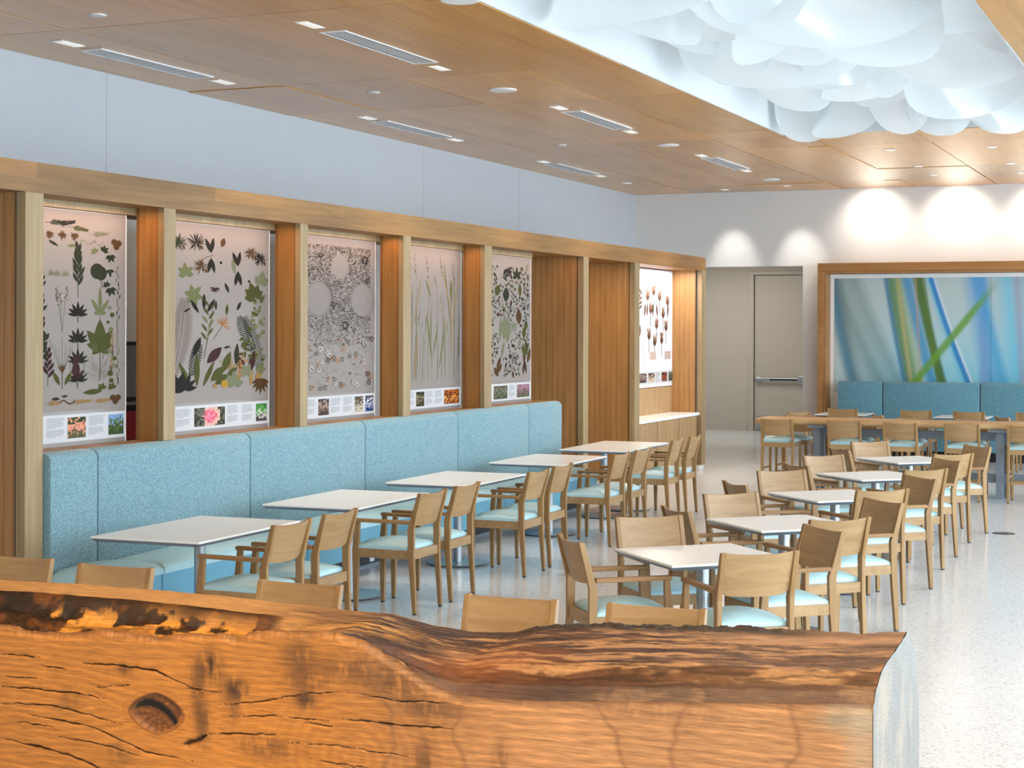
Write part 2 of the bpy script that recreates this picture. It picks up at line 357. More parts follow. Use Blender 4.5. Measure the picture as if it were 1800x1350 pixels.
struct(quick('trim_1', [(OX0 + .001, OY0, 4.331, OX0 + .02, OY1, 5.5), (OX1 - .02, OY0, 4.331, OX1 - .001, OY1, 5.5), (OX0 - 0.1, OY0 - 0.1, 4.365, OX0, OY1 + 0.1, 5.5), (OX1, OY0 - 0.1, 4.365, OX1 + 0.1, OY1 + 0.1, 5.5), (OX0, OY0 - 0.1, 4.365, OX1, OY0, 5.5), (OX0, OY1, 4.365, OX1, OY1 + 0.1, 5.5), (OX0, OY1 - .02, 4.331, OX1, OY1 - .001, 5.5), (OX0 - 0.1, OY0 - 0.1, 5.5, OX1 + 0.1, OY1 + 0.1, 5.6)], M['well']), 'white skylight well around the cloud sculpture')

# ------------------------------------------------------------------ cloud sculpture
def cloud():
    root = thing('cloud_chandelier', 'large white cloud of overlapping translucent curved sheets hanging in the ceiling opening', 'chandelier', (-3.27, 14.0, 4.3))
    r = random.Random(21); n = 0
    quick('support_rail', [(-1.5, y - 0.02, 0.98, 1.5, y + 0.02, 1.02) for y in (-4.8, -2.4, 0, 2.4, 4.8)] + [(x - 0.02, -5.3, 1.0, x + 0.02, 5.4, 1.03) for x in (-1.3, 0, 1.3)], M['white_paint'], root)
    rows = 12
    for j in range(rows):
        yy = -5.2 + j * (10.6 / (rows - 1))
        for i in range(6):
            far = j >= rows - 1
            wd = r.choice((r.uniform(0.40, 0.6), r.uniform(0.6, 1.0), r.uniform(0.8, 1.1))) if not far else r.uniform(0.40, 0.62)
            cx = -1.62 + 3.24 * (i + 0.5) / 6 + r.uniform(-0.2, 0.2) * (0.5 if i in (0, 5) else 1)
            cy = yy + r.uniform(-0.3, 0.3) if not far else yy + r.uniform(-0.12, 0.06)
            cy = min(cy, 5.45)
            h = r.uniform(0.75, 1.1); zb = r.choice((r.uniform(-0.10, 0.05), r.uniform(0.05, 0.3), r.uniform(0.15, 0.5), r.uniform(0.3, 0.6))) if not far else r.uniform(-0.14, -0.08)
            yaw = r.uniform(-1.0, 1.0); tilt = r.uniform(-0.5, 0.6); bend = r.uniform(0.5, 1.3) * r.choice((1, -1, -1)); lean = r.uniform(-0.3, 0.3)
            a, b = 15, 11
            P = np.zeros((a, b, 3))
            for p in range(a):
                s = -1 + 2 * p / (a - 1)
                for q in range(b):
                    t = q / (b - 1)
                    prof = 1 - math.sqrt(max(0, 1 - min(1, abs(s)) ** 2.2)) * 0.98
                    z0 = prof * h * 0.62
                    z = z0 + (h - z0 * 0.6) * t
                    x = s * wd * (1 - 0.15 * t); ang = x * bend / wd
                    px = math.sin(ang) * wd / bend; py = (1 - math.cos(ang)) * wd / bend
                    py += 0.10 * math.sin(3.1 * t + 2 * s) * (1 - t) + tilt * z * 0.8
                    px += lean * z * 0.5
                    P[p, q] = (px * math.cos(yaw) - py * math.sin(yaw), px * math.sin(yaw) + py * math.cos(yaw), z)
            P[..., 0] += cx; P[..., 1] += cy; P[..., 2] += zb
            for ax, lo_, hi_ in ((0, -1.58, 1.58), (1, -5.75, 5.66)):
                P[..., ax] += max(0, lo_ - P[..., ax].min()); P[..., ax] -= max(0, P[..., ax].max() - hi_)
            P[..., 2] = np.minimum(P[..., 2], 1.08)
            grid_mesh('translucent_sheet', P, None, M['film'], root); n += 1
cloud()
#@@SPLIT1
# ------------------------------------------------------------------ ceiling fittings
def ceiling_fittings():
    def vent(first, x, y, label):
        if first is not None: return dup(first, (x, y, ZC), 0, label)
        t = thing('ceiling_vent', label, 'vent', (x, y, ZC), 0, 'slotted air vents in the ceiling')
        quick('backing', [(-0.105, -0.83, -0.008, 0.105, 0.83, 0.0)], M['charcoal'], t)
        quick('frame', [(-0.115, -0.84, -0.012, -0.09, 0.84, -0.001), (0.09, -0.84, -0.012, 0.115, 0.84, -0.001), (-0.09, -0.84, -0.012, 0.09, -0.81, -0.001), (-0.09, 0.81, -0.012, 0.09, 0.84, -0.001)], M['white_paint'], t)
        for k in range(4):
            xx = -0.054 + k * 0.036
            quick('slat', [(xx - 0.0075, -0.81, -0.0095, xx + 0.0075, 0.81, -0.004)], M['white_paint'], t)
        return t
    v = None
    for x, where in ((-8.72, 'beside the left wall'), (-6.43, 'nearer the white cloud')):
        for y, dist in ((12.31, 'nearest'), (17.47, 'middle'), (22.63, 'farthest')):
            o = vent(v, x, y, 'white slotted air vent in the oak ceiling %s, %s of three' % (where, dist)); v = v or o
    s0 = None
    for x, where in ((-8.71, 'left-hand'), (-6.45, 'right-hand')):
        for yc, dist in ((12.31, 'nearest'), (17.47, 'middle'), (22.63, 'farthest')):
            for sgn, end in ((-1, 'near'), (1, 'far')):
                lab = 'white rectangular ceiling light at the %s end of the %s vent in the %s row' % (end, dist, where)
                loc = (x, yc + sgn * 1.14, ZC)
                if s0 is None:
                    s0 = thing('ceiling_light', lab, 'light', loc, 0, 'rectangular lights beside the vents')
                    quick('trim_ring', [(-0.055, -0.15, -0.008, 0.055, 0.15, 0.0)], M['white_paint'], s0, 0.002)
                    quick('lens', [(-0.04, -0.13, -0.011, 0.04, 0.13, -0.007)], M['lens'], s0)
                else: dup(s0, loc, 0, lab)
    def disc(name, r, label, cat, loc, group, m):
        t = thing(name, label, cat, loc, 0, group)
        bm = bmesh.new(); lathe(bm, [(r, 0.0), (r, -0.006), (r - 0.012, -0.010)]); finish('rim', bm, M['white_paint'], t)
        bm = bmesh.new(); lathe(bm, [(r - 0.014, -0.002), (r - 0.014, -0.0115)]); finish('grille', bm, m, t)
        return t
    a = None
    for y, lab in ((14.93, 'nearer'), (20.16, 'middle'), (25.31, 'farthest')):
        l = 'round white ceiling speaker, %s of three along the right-hand vents' % lab
        if a is None: a = disc('ceiling_speaker', 0.14, l, 'speaker', (-6.48, y, ZC), 'round ceiling speakers', M['white_paint'])
        else: dup(a, (-6.48, y, ZC), 0, l)
    dup(a, (-4.995, 10.75, ZC), 0, 'round white ceiling speaker at the top edge of the photo beside the cloud')
    a = None
    for y, lab in ((10.24, 'nearest'), (14.61, 'middle'), (19.66, 'farthest')):
        l = 'small round white sprinkler cover in the oak ceiling, %s of three' % lab
        if a is None: a = disc('sprinkler_cover', 0.065, l, 'sprinkler', (-7.72, y, ZC), 'sprinkler covers', M['white_paint'])
        else: dup(a, (-7.72, y, ZC), 0, l)
    a = None
    for x, y, l in ((-4.0, 21.71, 'left of the two nearest behind the cloud'), (-4.03, 24.02, 'left of the middle pair behind the cloud'), (-4.04, 25.41, 'left of the last pair near the end wall'),
                    (-2.75, 21.84, 'right of the two nearest behind the cloud'), (-2.78, 24.08, 'right of the middle pair behind the cloud'), (-2.79, 25.51, 'right of the last pair near the end wall'),
                    (-8.74, 25.09, 'near the far left corner'), (-7.64, 26.83, 'over the left accent-lit patch of the end wall'), (-6.51, 26.45, 'over the right accent-lit patch of the end wall')):
        lab = 'small square white downlight, ' + l
        if a is None:
            a = thing('square_downlight', lab, 'light', (x, y, ZC), 0, 'square downlights in the oak ceiling')
            quick('bezel', [(-0.06, -0.06, -0.008, 0.06, 0.06, 0)], M['white_paint'], a, 0.002)
            quick('lens', [(-0.042, -0.042, -0.011, 0.042, 0.042, -0.007)], M['lens'], a)
        else: dup(a, (x, y, ZC), 0, lab)
ceiling_fittings()

# ------------------------------------------------------------------ oak portal along the left wall
PX = -6.95
def portal():
    root = thing('oak_portal', 'long oak portal with thick header framing the botanical panels along the left wall', 'portal', (-7.2, 14, 0))
    def L(bx): return tuple(v - (-7.2, 14, 0)[i % 3] for i, v in enumerate(bx))
    # header: staggered boards in two courses
    bm = bmesh.new(); cl = bm.loops.layers.float_color.new('col'); r = random.Random(5)
    cuts = {0: [7.2, 8.60, 10.64, 12.64, 14.61, 16.57, 18.35, 20.41, 23.41], 1: [7.2, 8.60, 11.4, 13.2, 15.6, 17.6, 19.5, 21.6, 23.41]}
    tones = {0: [(1.1, 1.0, .95), (.80, .78, .72), (1.08, 1.0, .86), (.98, .92, .8), (1.02, .95, .8), (.96, .88, .74), (1.0, .93, .78), (.95, .82, .64)],
             1: [(.82, .8, .76), (.80, .78, .72), (.9, .82, .68), (1.0, .92, .78), (.95, .88, .72), (.98, .88, .72), (.98, .86, .7), (.95, .82, .64)]}
    for course, (za, zb) in {0: (2.955, 3.055), 1: (2.862, 2.955)}.items():
        cs = cuts[course]
        for k in range(len(cs) - 1):
            nf = len(bm.faces); b = L((-7.95, cs[k], za, PX, cs[k + 1], zb)); box(bm, *b); bm.faces.ensure_lookup_table()
            for f in bm.faces[nf:]:
                for l in f.loops: l[cl] = tones[course][k] + (1,)
    finish('header', bm, M['header_oak'], root)
    for y0, y1 in ((8.491, 8.667), (18.411, 18.583), (20.26, 20.45), (23.21, 23.41)):
        quick('post', [L((-7.02, y0, 0.07, PX + 0.004, y1, 2.862))], M['post_oak'], root, 0.004)
    for y0, y1 in ((8.50, 8.54), (18.42, 18.47), (20.27, 20.31), (23.17, 23.22)):
        p = quick('side_panel', [L((-7.93, y0, 0.07, -7.03, y1, 2.862))], M['slat_oak'], root)
    for y0, y1 in ((9.985, 10.129), (11.89, 12.011), (13.745, 13.894), (15.572, 15.752)):
        quick('fin_front', [L((-7.0, y0, 1.2065, PX + 0.002, y1, 2.862))], M['post_oak'], root, 0.003)
        quick('fin', [L((-7.17, y0 + 0.012, 1.2065, -7.0, y1 - 0.012, 2.862)), L((-7.205, y0 + 0.03, 1.2065, -7.17, y1 - 0.03, 2.862))], M['fin_oak'], root)
    quick('ledge', [L((-7.2, 8.67, 0.0, -7.0, 17.60, 1.206))], M['fin_oak'], root)
    for y0, y1 in ((18.43, 18.57), (20.28, 20.44), (23.18, 23.39), (8.51, 8.65)): quick('plinth', [L((-7.9, y0, 0, -6.97, y1, 0.07))], M['white_paint'], root)
    for y in (8.50, 18.42, 20.27, 23.18): quick('shadow_gap', [L((-7.03, y - 0.004, 0.07, -7.019, y + 0.02, 2.862))], M['dark'], root)
    quick('head_lining', [L((-7.235, 8.56, 2.812, -7.205, 17.46, 2.862))], M['post_oak'], root)
    # recess between the two slatted panels and the servery bay
    quick('recess_back', [L((-7.95, 18.58, 0.0, -7.90, 20.27, 2.862))], M['slat_oak_y'], root)
portal()

def L2(o, bx): return tuple(v - o[i % 3] for i, v in enumerate(bx))
def counter():
    o = (-7.19, 21.8, 0)
    t = thing('counter_cabinet', 'oak counter cabinet with white worktop in the last bay of the portal', 'cabinet', o)
    quick('body', [L2(o, (-7.37, 20.46, 0.07, -7.02, 23.16, 0.79))], M['slat_oak_y'], t)
    quick('worktop', [L2(o, (-7.375, 20.455, 0.79, -6.96, 23.165, 0.83))], M['quartz'], t, 0.003)
    for y0, y1 in ((20.47, 21.34), (21.36, 22.3), (22.32, 23.15)):
        quick('door', [L2(o, (-7.02, y0, 0.08, -7.0, y1, 0.775))], M['slat_oak_y'], t)
    quick('backsplash', [L2(o, (-7.395, 21.35, 0.83, -7.375, 23.165, 1.20))], M['slat_oak_y'], t)
    quick('lit_return', [L2(o, (-7.395, 20.455, 0.83, -7.375, 21.34, 1.20))], M['white_paint'], t)
    quick('toe_kick', [L2(o, (-7.35, 20.47, 0, -7.06, 23.15, 0.07))], M['white_paint'], t)
counter()
def dispenser():
    o = (-8.6, 11.95, 0)
    t = thing('drink_dispenser', 'tall black dispenser with red front seen through the gap beside the first panel', 'dispenser', o)
    quick('body', [(-0.35, -0.7, 0, 0.0, 0.7, 1.89)], M['black'], t)
    quick('screen', [(0.0, -0.66, 1.42, 0.006, 0.66, 1.86)], plain('screen_grey', (0.30, 0.31, 0.31), 0.3), t)
    quick('red_front', [(0.0, -0.66, 1.06, 0.02, 0.66, 1.30)], plain('red_panel', (0.42, 0.02, 0.05), 0.4), t)
    quick('shelf', [(0.0, -0.68, 1.355, 0.05, 0.68, 1.38)], M['steel'], t)
dispenser()

# ------------------------------------------------------------------ botanical panels
class Print:
    def __init__(s, X): s.p = []; s.c = []; s.X = X; s.k = 0
    def add(s, pts, c):
        s.k += 1; x = s.X + 0.0022 + 0.000003 * s.k
        s.p.append([(x, u, v) for u, v in pts]); s.c.append(tuple(0.66 * q for q in c))
    def leaf(s, u, v, L, W, ang, c, n=7, blunt=1.0):
        ca, sa = math.cos(ang), math.sin(ang); pts = []
        for sg in (1, -1):
            rng = range(n + 1) if sg == 1 else range(n - 1, 0, -1)
            for k in rng:
                t = k / n; wv = W / 2 * (math.sin(math.pi * t ** blunt)) ** 0.9 * sg if 0 < t < 1 else 0
                pts.append((u + ca * t * L - sa * wv, v + sa * t * L + ca * wv))
        s.add(pts, c)
    def stem(s, pts, wd, c):
        for (a, b), (d, e) in zip(pts, pts[1:]):
            l = math.hypot(d - a, e - b) or 1e-6; nx, ny = -(e - b) / l * wd / 2, (d - a) / l * wd / 2
            s.add([(a - nx, b - ny), (d - nx, e - ny), (d + nx, e + ny), (a + nx, b + ny)], c)
    def sprig(s, u, v, H, ang, c, n=6, L=0.07, W=0.022, open=0.8, cs=None, r=rnd):
        ca, sa = math.cos(ang), math.sin(ang)
        s.stem([(u, v), (u + ca * H, v + sa * H)], 0.004, c)
        for k in range(n):
            t = 0.25 + 0.75 * k / max(1, n - 1); sg = 1 if k % 2 else -1
            s.leaf(u + ca * H * t, v + sa * H * t, L * r.uniform(.8, 1.2) * (1.15 - 0.4 * t), W, ang + sg * open * r.uniform(.8, 1.2) * (1.1 - .6 * t), cs or c)
    def fern(s, u, v, H, ang, c, n=24, L=0.13, W=0.012, curve=0.3):
        pts = []; a = ang; x, y = u, v
        for k in range(n):
            pts.append((x, y, a)); x += math.cos(a) * H / n; y += math.sin(a) * H / n; a += curve / n
        s.stem([(p[0], p[1]) for p in pts], 0.006, c)
        for k, (x, y, a) in enumerate(pts):
            t = k / (n - 1); l = L * (math.sin(math.pi * (0.12 + 0.82 * t)) ** 0.7)
            for sg in (1, -1): s.leaf(x, y, l, W, a + sg * 0.85, c, 4)
    def palmate(s, u, v, Rr, ang, c, n=5, spread=2.2, wf=0.42):
        for k in range(n):
            f = (k / (n - 1) - .5) if n > 1 else 0
            s.leaf(u, v, Rr * (1 - 0.5 * abs(f)), Rr * wf, ang + f * spread, c, 7, 0.75)
    def spray(s, u, v, Rr, ang, c, n=16, spread=5.0, wd=0.006, r=rnd):
        for k in range(n):
            a = ang + (k / (n - 1) - .5) * spread + r.uniform(-.15, .15); s.leaf(u, v, Rr * r.uniform(.6, 1), wd, a, c, 3)
    def round(s, u, v, rr, c, n=10, sq=1.0):
        s.add([(u + rr * math.cos(2 * math.pi * k / n), v + rr * sq * math.sin(2 * math.pi * k / n)) for k in range(n)], c)
OL = srgb(84, 86, 44); DG = srgb(52, 56, 40); BK = srgb(40, 38, 34); GR = srgb(120, 124, 84); MAR = srgb(70, 42, 44); BRN = srgb(92, 66, 40); TAN = srgb(170, 136, 84); SG = srgb(130, 132, 104); OR = srgb(190, 124, 70)
def pick(r, *cs): return r.choice(cs)

def print_a(P, y0, y1):
    r = random.Random(1); W = y1 - y0; U = lambda f: y0 + f * W
    # border sprays along the top
    for f, v, a, c in ((.02, 2.72, .1, DG), (.14, 2.70, .25, BK), (.30, 2.70, -.12, OL), (.55, 2.63, .12, SG)):
        P.sprig(U(f), v, 0.2, a, c, 26, 0.05, 0.008, 0.7, r=r)
    for f in (.02, .17, .32): P.spray(U(f) + .05, 2.60, 0.06, 1.6, pick(r, DG, BRN, SG), 14, 6, 0.012, r)
    P.leaf(U(.06), 2.54, .12, .03, -.5, DG); P.leaf(U(.42), 2.50, -.12, .035, .02, GR)
    for k in range(14): P.leaf(U(.46) + k * .018, 2.53 + .02 * math.sin(k), .03, .008, 1.5 + r.uniform(-.6, .6), SG)
    P.round(U(.88), 2.57, .035, BRN); P.round(U(.94), 2.56, .035, BRN); P.round(U(.91), 2.52, .035, BRN)
    P.palmate(U(.74), 2.46, .08, 1.0, DG, 4); P.palmate(U(.83), 2.42, .09, -1.4, DG, 4); P.palmate(U(.64), 2.44, .07, 2.2, GR, 4)
    P.round(U(.66), 2.24, .075, DG, 14, 1.15); P.round(U(.71), 2.22, .065, DG, 14, 1.2); P.stem([(U(.70), 2.18), (U(.73), 2.06)], .006, OL)
    P.palmate(U(.82), 2.26, .08, -1.4, DG, 3); P.palmate(U(.83), 2.06, .10, -1.3, DG, 4); P.palmate(U(.79), 2.08, .07, 1.9, DG, 4)
    # lobed leaves
    for a, l in ((1.57, .30), (2.12, .19), (1.02, .19), (2.95, .075), (.2, .075)): P.leaf(U(.70), 1.78, l, .042, a, GR, 6)
    P.stem([(U(.70), 1.80), (U(.70), 1.66)], .005, GR)
    for a, l, w_ in ((1.57, .30, .13), (2.25, .23, .11), (.9, .23, .11), (2.95, .15, .10), (.2, .15, .10), (3.9, .12, .08), (-.7, .12, .08)): P.leaf(U(.70), 1.42, l, w_, a, OL, 7, .7)
    P.stem([(U(.70), 1.45), (U(.70), 1.18)], .007, OL)
    # skeleton leaf
    for k in range(90):
        a = r.uniform(.2, 2.94); t = r.uniform(.02, .36); l = r.uniform(.03, .12)
        x, y = U(.70) + math.cos(a) * t * .55, .98 + .06 + math.sin(a) * t * 1.0
        P.stem([(x, y), (x + math.cos(a) * l, y + math.sin(a) * l)], .0022, SG)
    P.stem([(U(.70), .93 + .12), (U(.70), 1.40)], .005, BRN)
    # column of tufts
    P.sprig(U(.42), 1.95, .50, 1.57, DG, 12, .14, .035, .5, r=r)
    for v in (1.78, 1.50, 1.28, 1.08): 
        P.palmate(U(.42), v - .02, .15, 1.57, BK, 7, 2.9, .24); P.stem([(U(.42), v - .10), (U(.42), v + .02)], .006, BK)
    for f, v, l in ((.06, .92 + .1, .34), (.40, .95 + .06, .26)): P.sprig(U(f), v, l, 1.57, MAR, 9, .10, .035, .6, r=r)
    P.leaf(U(.20), 1.02, .16, .045, 2.0, OL); P.leaf(U(.26), 1.02, .16, .045, 1.1, OL); P.stem([(U(.23), .98), (U(.23), 1.22)], .006, BRN)
    for v in (2.05, 1.80, 1.55): P.sprig(U(-.06), v - .08, .22, 1.45, BK, 6, .11, .035, .6, r=r)
    P.sprig(U(-.04), 1.22, .3, 1.4, DG, 8, .11, .04, .6, r=r)
    # seed heads and grasses
    for x0, top in ((.16, 2.04), (.20, 2.00), (.28, 2.05)):
        P.stem([(U(.23), 1.58), (U(x0), top)], .003, SG)
        for k in range(8): P.leaf(U(x0) + r.uniform(-.01, .01), top - .02 * k, .03, .008, r.uniform(.4, 2.7), pick(r, BK, SG, BRN))
    for k in range(7):
        x = .08 + .05 * k; P.stem([(U(.23), 1.12), (U(x), 1.46 + r.uniform(-.08, .06))], .003, SG)
    P.spray(U(.23), 1.16, .10, 1.57, BRN, 16, 1.2, .007, r)
    for f in (.10, .17, .27): P.palmate(U(f), 2.18, .06, 1.57, SG, 5, 3, .25)
    for f in (.33, .50): 
        P.stem([(U(f), 1.02), (U(f), 1.3)], .003, SG)
        for k in range(8): P.round(U(f), 1.05 + .03 * k, .006, SG, 6)
    # right hand trailing border
    for v in np.arange(1.0, 2.3, .045):
        P.leaf(U(.93) + r.uniform(-.015, .015), v, .055, .012, 1.57 + r.uniform(-.5, .5), pick(r, SG, DG, GR))
    for v in np.arange(1.05, 1.9, .08):
        P.round(U(.83) + r.uniform(-.05, .05), v, r.uniform(.018, .034), pick(r, GR, OL, SG), 8)
    for v in np.arange(1.15, 1.55, .022): P.leaf(U(.86), v, .05, .012, 1.57 + r.uniform(-.9, .9), pick(r, BRN, TAN))
    for f in (.73, .86): P.palmate(U(f), .96, .08, 1.8, OL, 4); 
    # lower border
    P.leaf(U(.48), .93 + .55 - .55, .22, .06, .05, OL); P.leaf(U(.22), .90, .07, .025, .1, DG); P.leaf(U(.10), .88, .09, .035, 0, DG)
    for f, l in ((.02, .16), (.30, .24), (.58, .22)):
        P.sprig(U(f), .83 + .0, l, .05, TAN, 28, .04, .008, .8, r=r)
    for k in range(12): P.round(U(.20) + .014 * k, .84 + .02 * math.sin(k * .6), .009, BRN, 6)
    for du, dv in ((-.03, 0), (.03, 0), (0, -.04)): P.round(U(.90) + du, .86 + dv, .034, BRN)
def print_b(P, y0, y1):
    r = random.Random(2); W = y1 - y0; U = lambda f: y0 + f * W
    for f, v, q in ((.08, 2.56, .13), (.25, 2.58, .15), (.30, 2.30, .12), (.82, 2.50, .12), (.92, 2.44, .13)):
        P.spray(U(f), v, q, 1.6, pick(r, DG, BK, BRN), 24, 5.6, .012, r); P.leaf(U(f) + .06, v - .02, .06, .03, -1.3, BRN)
    for u, v in ((.40, 2.44), (.68, 2.30)):
        for a in (1.4, 2.0, -1.3, -1.8): P.leaf(U(u), v + (.03 if a > 0 else -.03), .19, .055, a, BK)
    pts = [(U(.20) + .30 * t, 2.16 + .28 * math.sin(1.2 * t + .3) + .0) for t in np.linspace(0, 1, 9)]; P.stem(pts, .006, BRN)
    P.round(U(.50), 2.36, .018, BK); P.round(U(.80), 2.15, .018, BK)
    P.leaf(U(.51), 2.55, .12, .07, 1.3, BRN); P.leaf(U(.62), 2.42, .19, .06, -1.35, SG); P.leaf(U(.54), 2.12, .14, .045, -1.1, DG); P.leaf(U(.81), 2.02, .12, .07, -1.5, MAR)
    P.spray(U(.44), 2.05, .08, -1.6, MAR, 7, 3.0, .02, r)
    P.palmate(U(.15), 2.20, .14, 1.7, GR, 5, 3.4, .5); P.palmate(U(.22), 1.95, .16, .3, GR, 6, 5.0, .45)
    P.palmate(U(.93), 2.12, .18, 1.4, SG, 3, 1.8, .6); P.palmate(U(.86), 1.95, .20, 1.9, OL, 5, 2.6, .55)
    for f, v, a in ((.33, 1.78, 1.57), (.28, 1.74, 2.2), (.36, 1.75, 1.0)): P.leaf(U(f), v, .20, .05, a, BK)
    for f, v, l, a, c in ((.45, 1.78, .12, 1.6, DG), (.56, 1.72, .14, 1.5, OL), (.67, 1.78, .13, 1.1, BK), (.13, 1.75, .10, .5, MAR), (.53, 1.32, .09, .2, BK), (.46, 1.24, .08, 1.3, DG), (.60, 1.30, .06, 1.8, GR), (.72, 1.34, .10, .1, DG)): P.leaf(U(f), v, l, l * .32, a, c)
    P.fern(U(.02), .98, .95, 1.28, BRN, 30, .20, .008, .25); P.fern(U(.20), 1.0, .42, 1.25, DG, 12, .12, .018, .1)
    P.fern(U(.86), 1.30, .48, 2.2, DG, 15, .13, .015, -.25); P.fern(U(.93), .98, .78, 1.75, BK, 22, .14, .012, .3)
    for k in range(60):
        f = r.uniform(.80, .97); v = r.uniform(1.1, 2.0); P.round(U(f), v, r.uniform(.012, .032), pick(r, SG, GR, OL), 8)
    for k in range(5): P.stem([(U(.95) + .02 * k, 1.2), (U(.88) + .03 * k, 2.0)], .003, SG)
    for k in range(9): P.leaf(U(.36) + .004 * k, 1.42 + .05 * k, .13, .03, 1.57 + (-1) ** k * .7, pick(r, OL, GR), 6)
    P.stem([(U(.33), 1.2), (U(.42), 1.78)], .007, OL)
    P.spray(U(.52), 1.60, .14, 1.1, OR, 9, 3.2, .012, r); P.stem([(U(.42), 1.42), (U(.52), 1.60)], .005, OL)
    P.spray(U(.60), 1.05, .24, 1.57, TAN, 13, 2.4, .01, r); P.spray(U(.72), 1.12, .16, 1.2, OR, 9, 2.0, .008, r)
    P.leaf(U(.36), 1.14, .28, .12, .75, MAR, 8); P.leaf(U(.22), 1.22, .26, .08, 1.15, BK, 7)
    for f, v, a, l, w_, c in ((.26, .86, 1.57, .40, .075, OL), (.20, .86, 2.05, .34, .06, OL), (.32, .86, 1.1, .34, .06, OL), (.40, .92, .75, .26, .11, OL), (.44, .88, .55, .22, .10, OL), (.52, 1.02, 1.15, .28, .10, OL), (.56, .95, .7, .2, .09, OL), (.66, 1.10, 1.5, .28, .07, DG), (.80, .98, 1.3, .32, .09, MAR), (.74, 1.02, 1.9, .2, .1, MAR)): P.leaf(U(f), v, l, w_, a, c, 8)
    P.palmate(U(.64), .86, .19, 1.57, SG, 5, 2.6, .5); P.palmate(U(.77), .98, .17, 1.57, SG, 4, 2.4, .5)
    P.round(U(.54), .88, .05, srgb(190, 150, 60), 12); P.round(U(.44), .86, .03, TAN, 10)
    P.leaf(U(.82), .84, .20, .06, 1.5, TAN); P.leaf(U(.88), .86, .20, .10, 1.2, TAN)
    for k in range(30): P.round(U(.70) + r.uniform(-.03, .03), 1.06 + r.uniform(-.12, .12), .012, OR if k % 2 else TAN, 6)
    for f in (.06, .14): P.palmate(U(f), .84, .22, 1.7, BK, 7, 3.2, .28)
    P.palmate(U(.93), .92, .2, -1.6, BRN, 7, 2.4, .25); P.palmate(U(.93), 1.05, .1, 1.6, GR, 6, 5.5, .5)
    for k in range(12): P.leaf(U(.77) + r.uniform(-.06, .06), 1.34 + r.uniform(-.2, .14), .09, .038, r.uniform(0, 6.3), OL, 6)
def print_c(P, y0, y1):
    r = random.Random(3); W = y1 - y0; U = lambda f: y0 + f * W
    cs = [srgb(78, 66, 60), srgb(104, 94, 88), srgb(54, 46, 44)]
    rings = [(.20, 2.02, .24), (.50, 2.45, .16), (.83, 2.02, .22)]
    n = 0
    while n < 3400:
        f = r.uniform(.02, .95); v = r.uniform(1.42, 2.72)
        if r.random() > min(1, (v - 1.25) / .5): continue
        if any((U(f) - U(a)) ** 2 + (v - b) ** 2 < q * q for a, b, q in rings): continue
        P.round(U(f), v, r.uniform(.004, .0078), cs[n % 3], 5); n += 1
    for a, b, q in rings:
        for rr in np.arange(.03, q, .027):
            m = int(2 * math.pi * rr / .03)
            for k in range(m): P.round(U(a) + rr * math.cos(k * 2 * math.pi / m), b + rr * math.sin(k * 2 * math.pi / m), .0045 if rr < q * .9 else .008, cs[0] if b == 2.02 and a < .5 else srgb(150, 140, 130), 5)
    def flower(f, v, q, c):
        for k in range(8): P.round(U(f) + q * math.cos(k * .785), v + q * math.sin(k * .785), q * .34, c, 6)
    for f, v, q in ((.22, 2.58, .03), (.04, 2.34, .045), (.86, 2.56, .045), (.90, 2.28, .03), (.40, 1.95, .03), (.57, 1.68, .045), (.96, 1.5, .03), (.02, 1.6, .03), (.70, 1.62, .02)): flower(f, v, q, cs[2])
    for k in range(90):
        v = r.uniform(.86, 1.5); flower(r.uniform(.04, .96), v, r.choice((.008, .012, .022, .028)), r.choice((cs[0], cs[2], srgb(215, 210, 205), srgb(196, 140, 96), cs[1])))
    for k in range(160): P.round(U(r.uniform(.03, .96)), r.uniform(.84, 1.5), .006, r.choice((cs[2], srgb(215, 210, 205), cs[0])), 5)
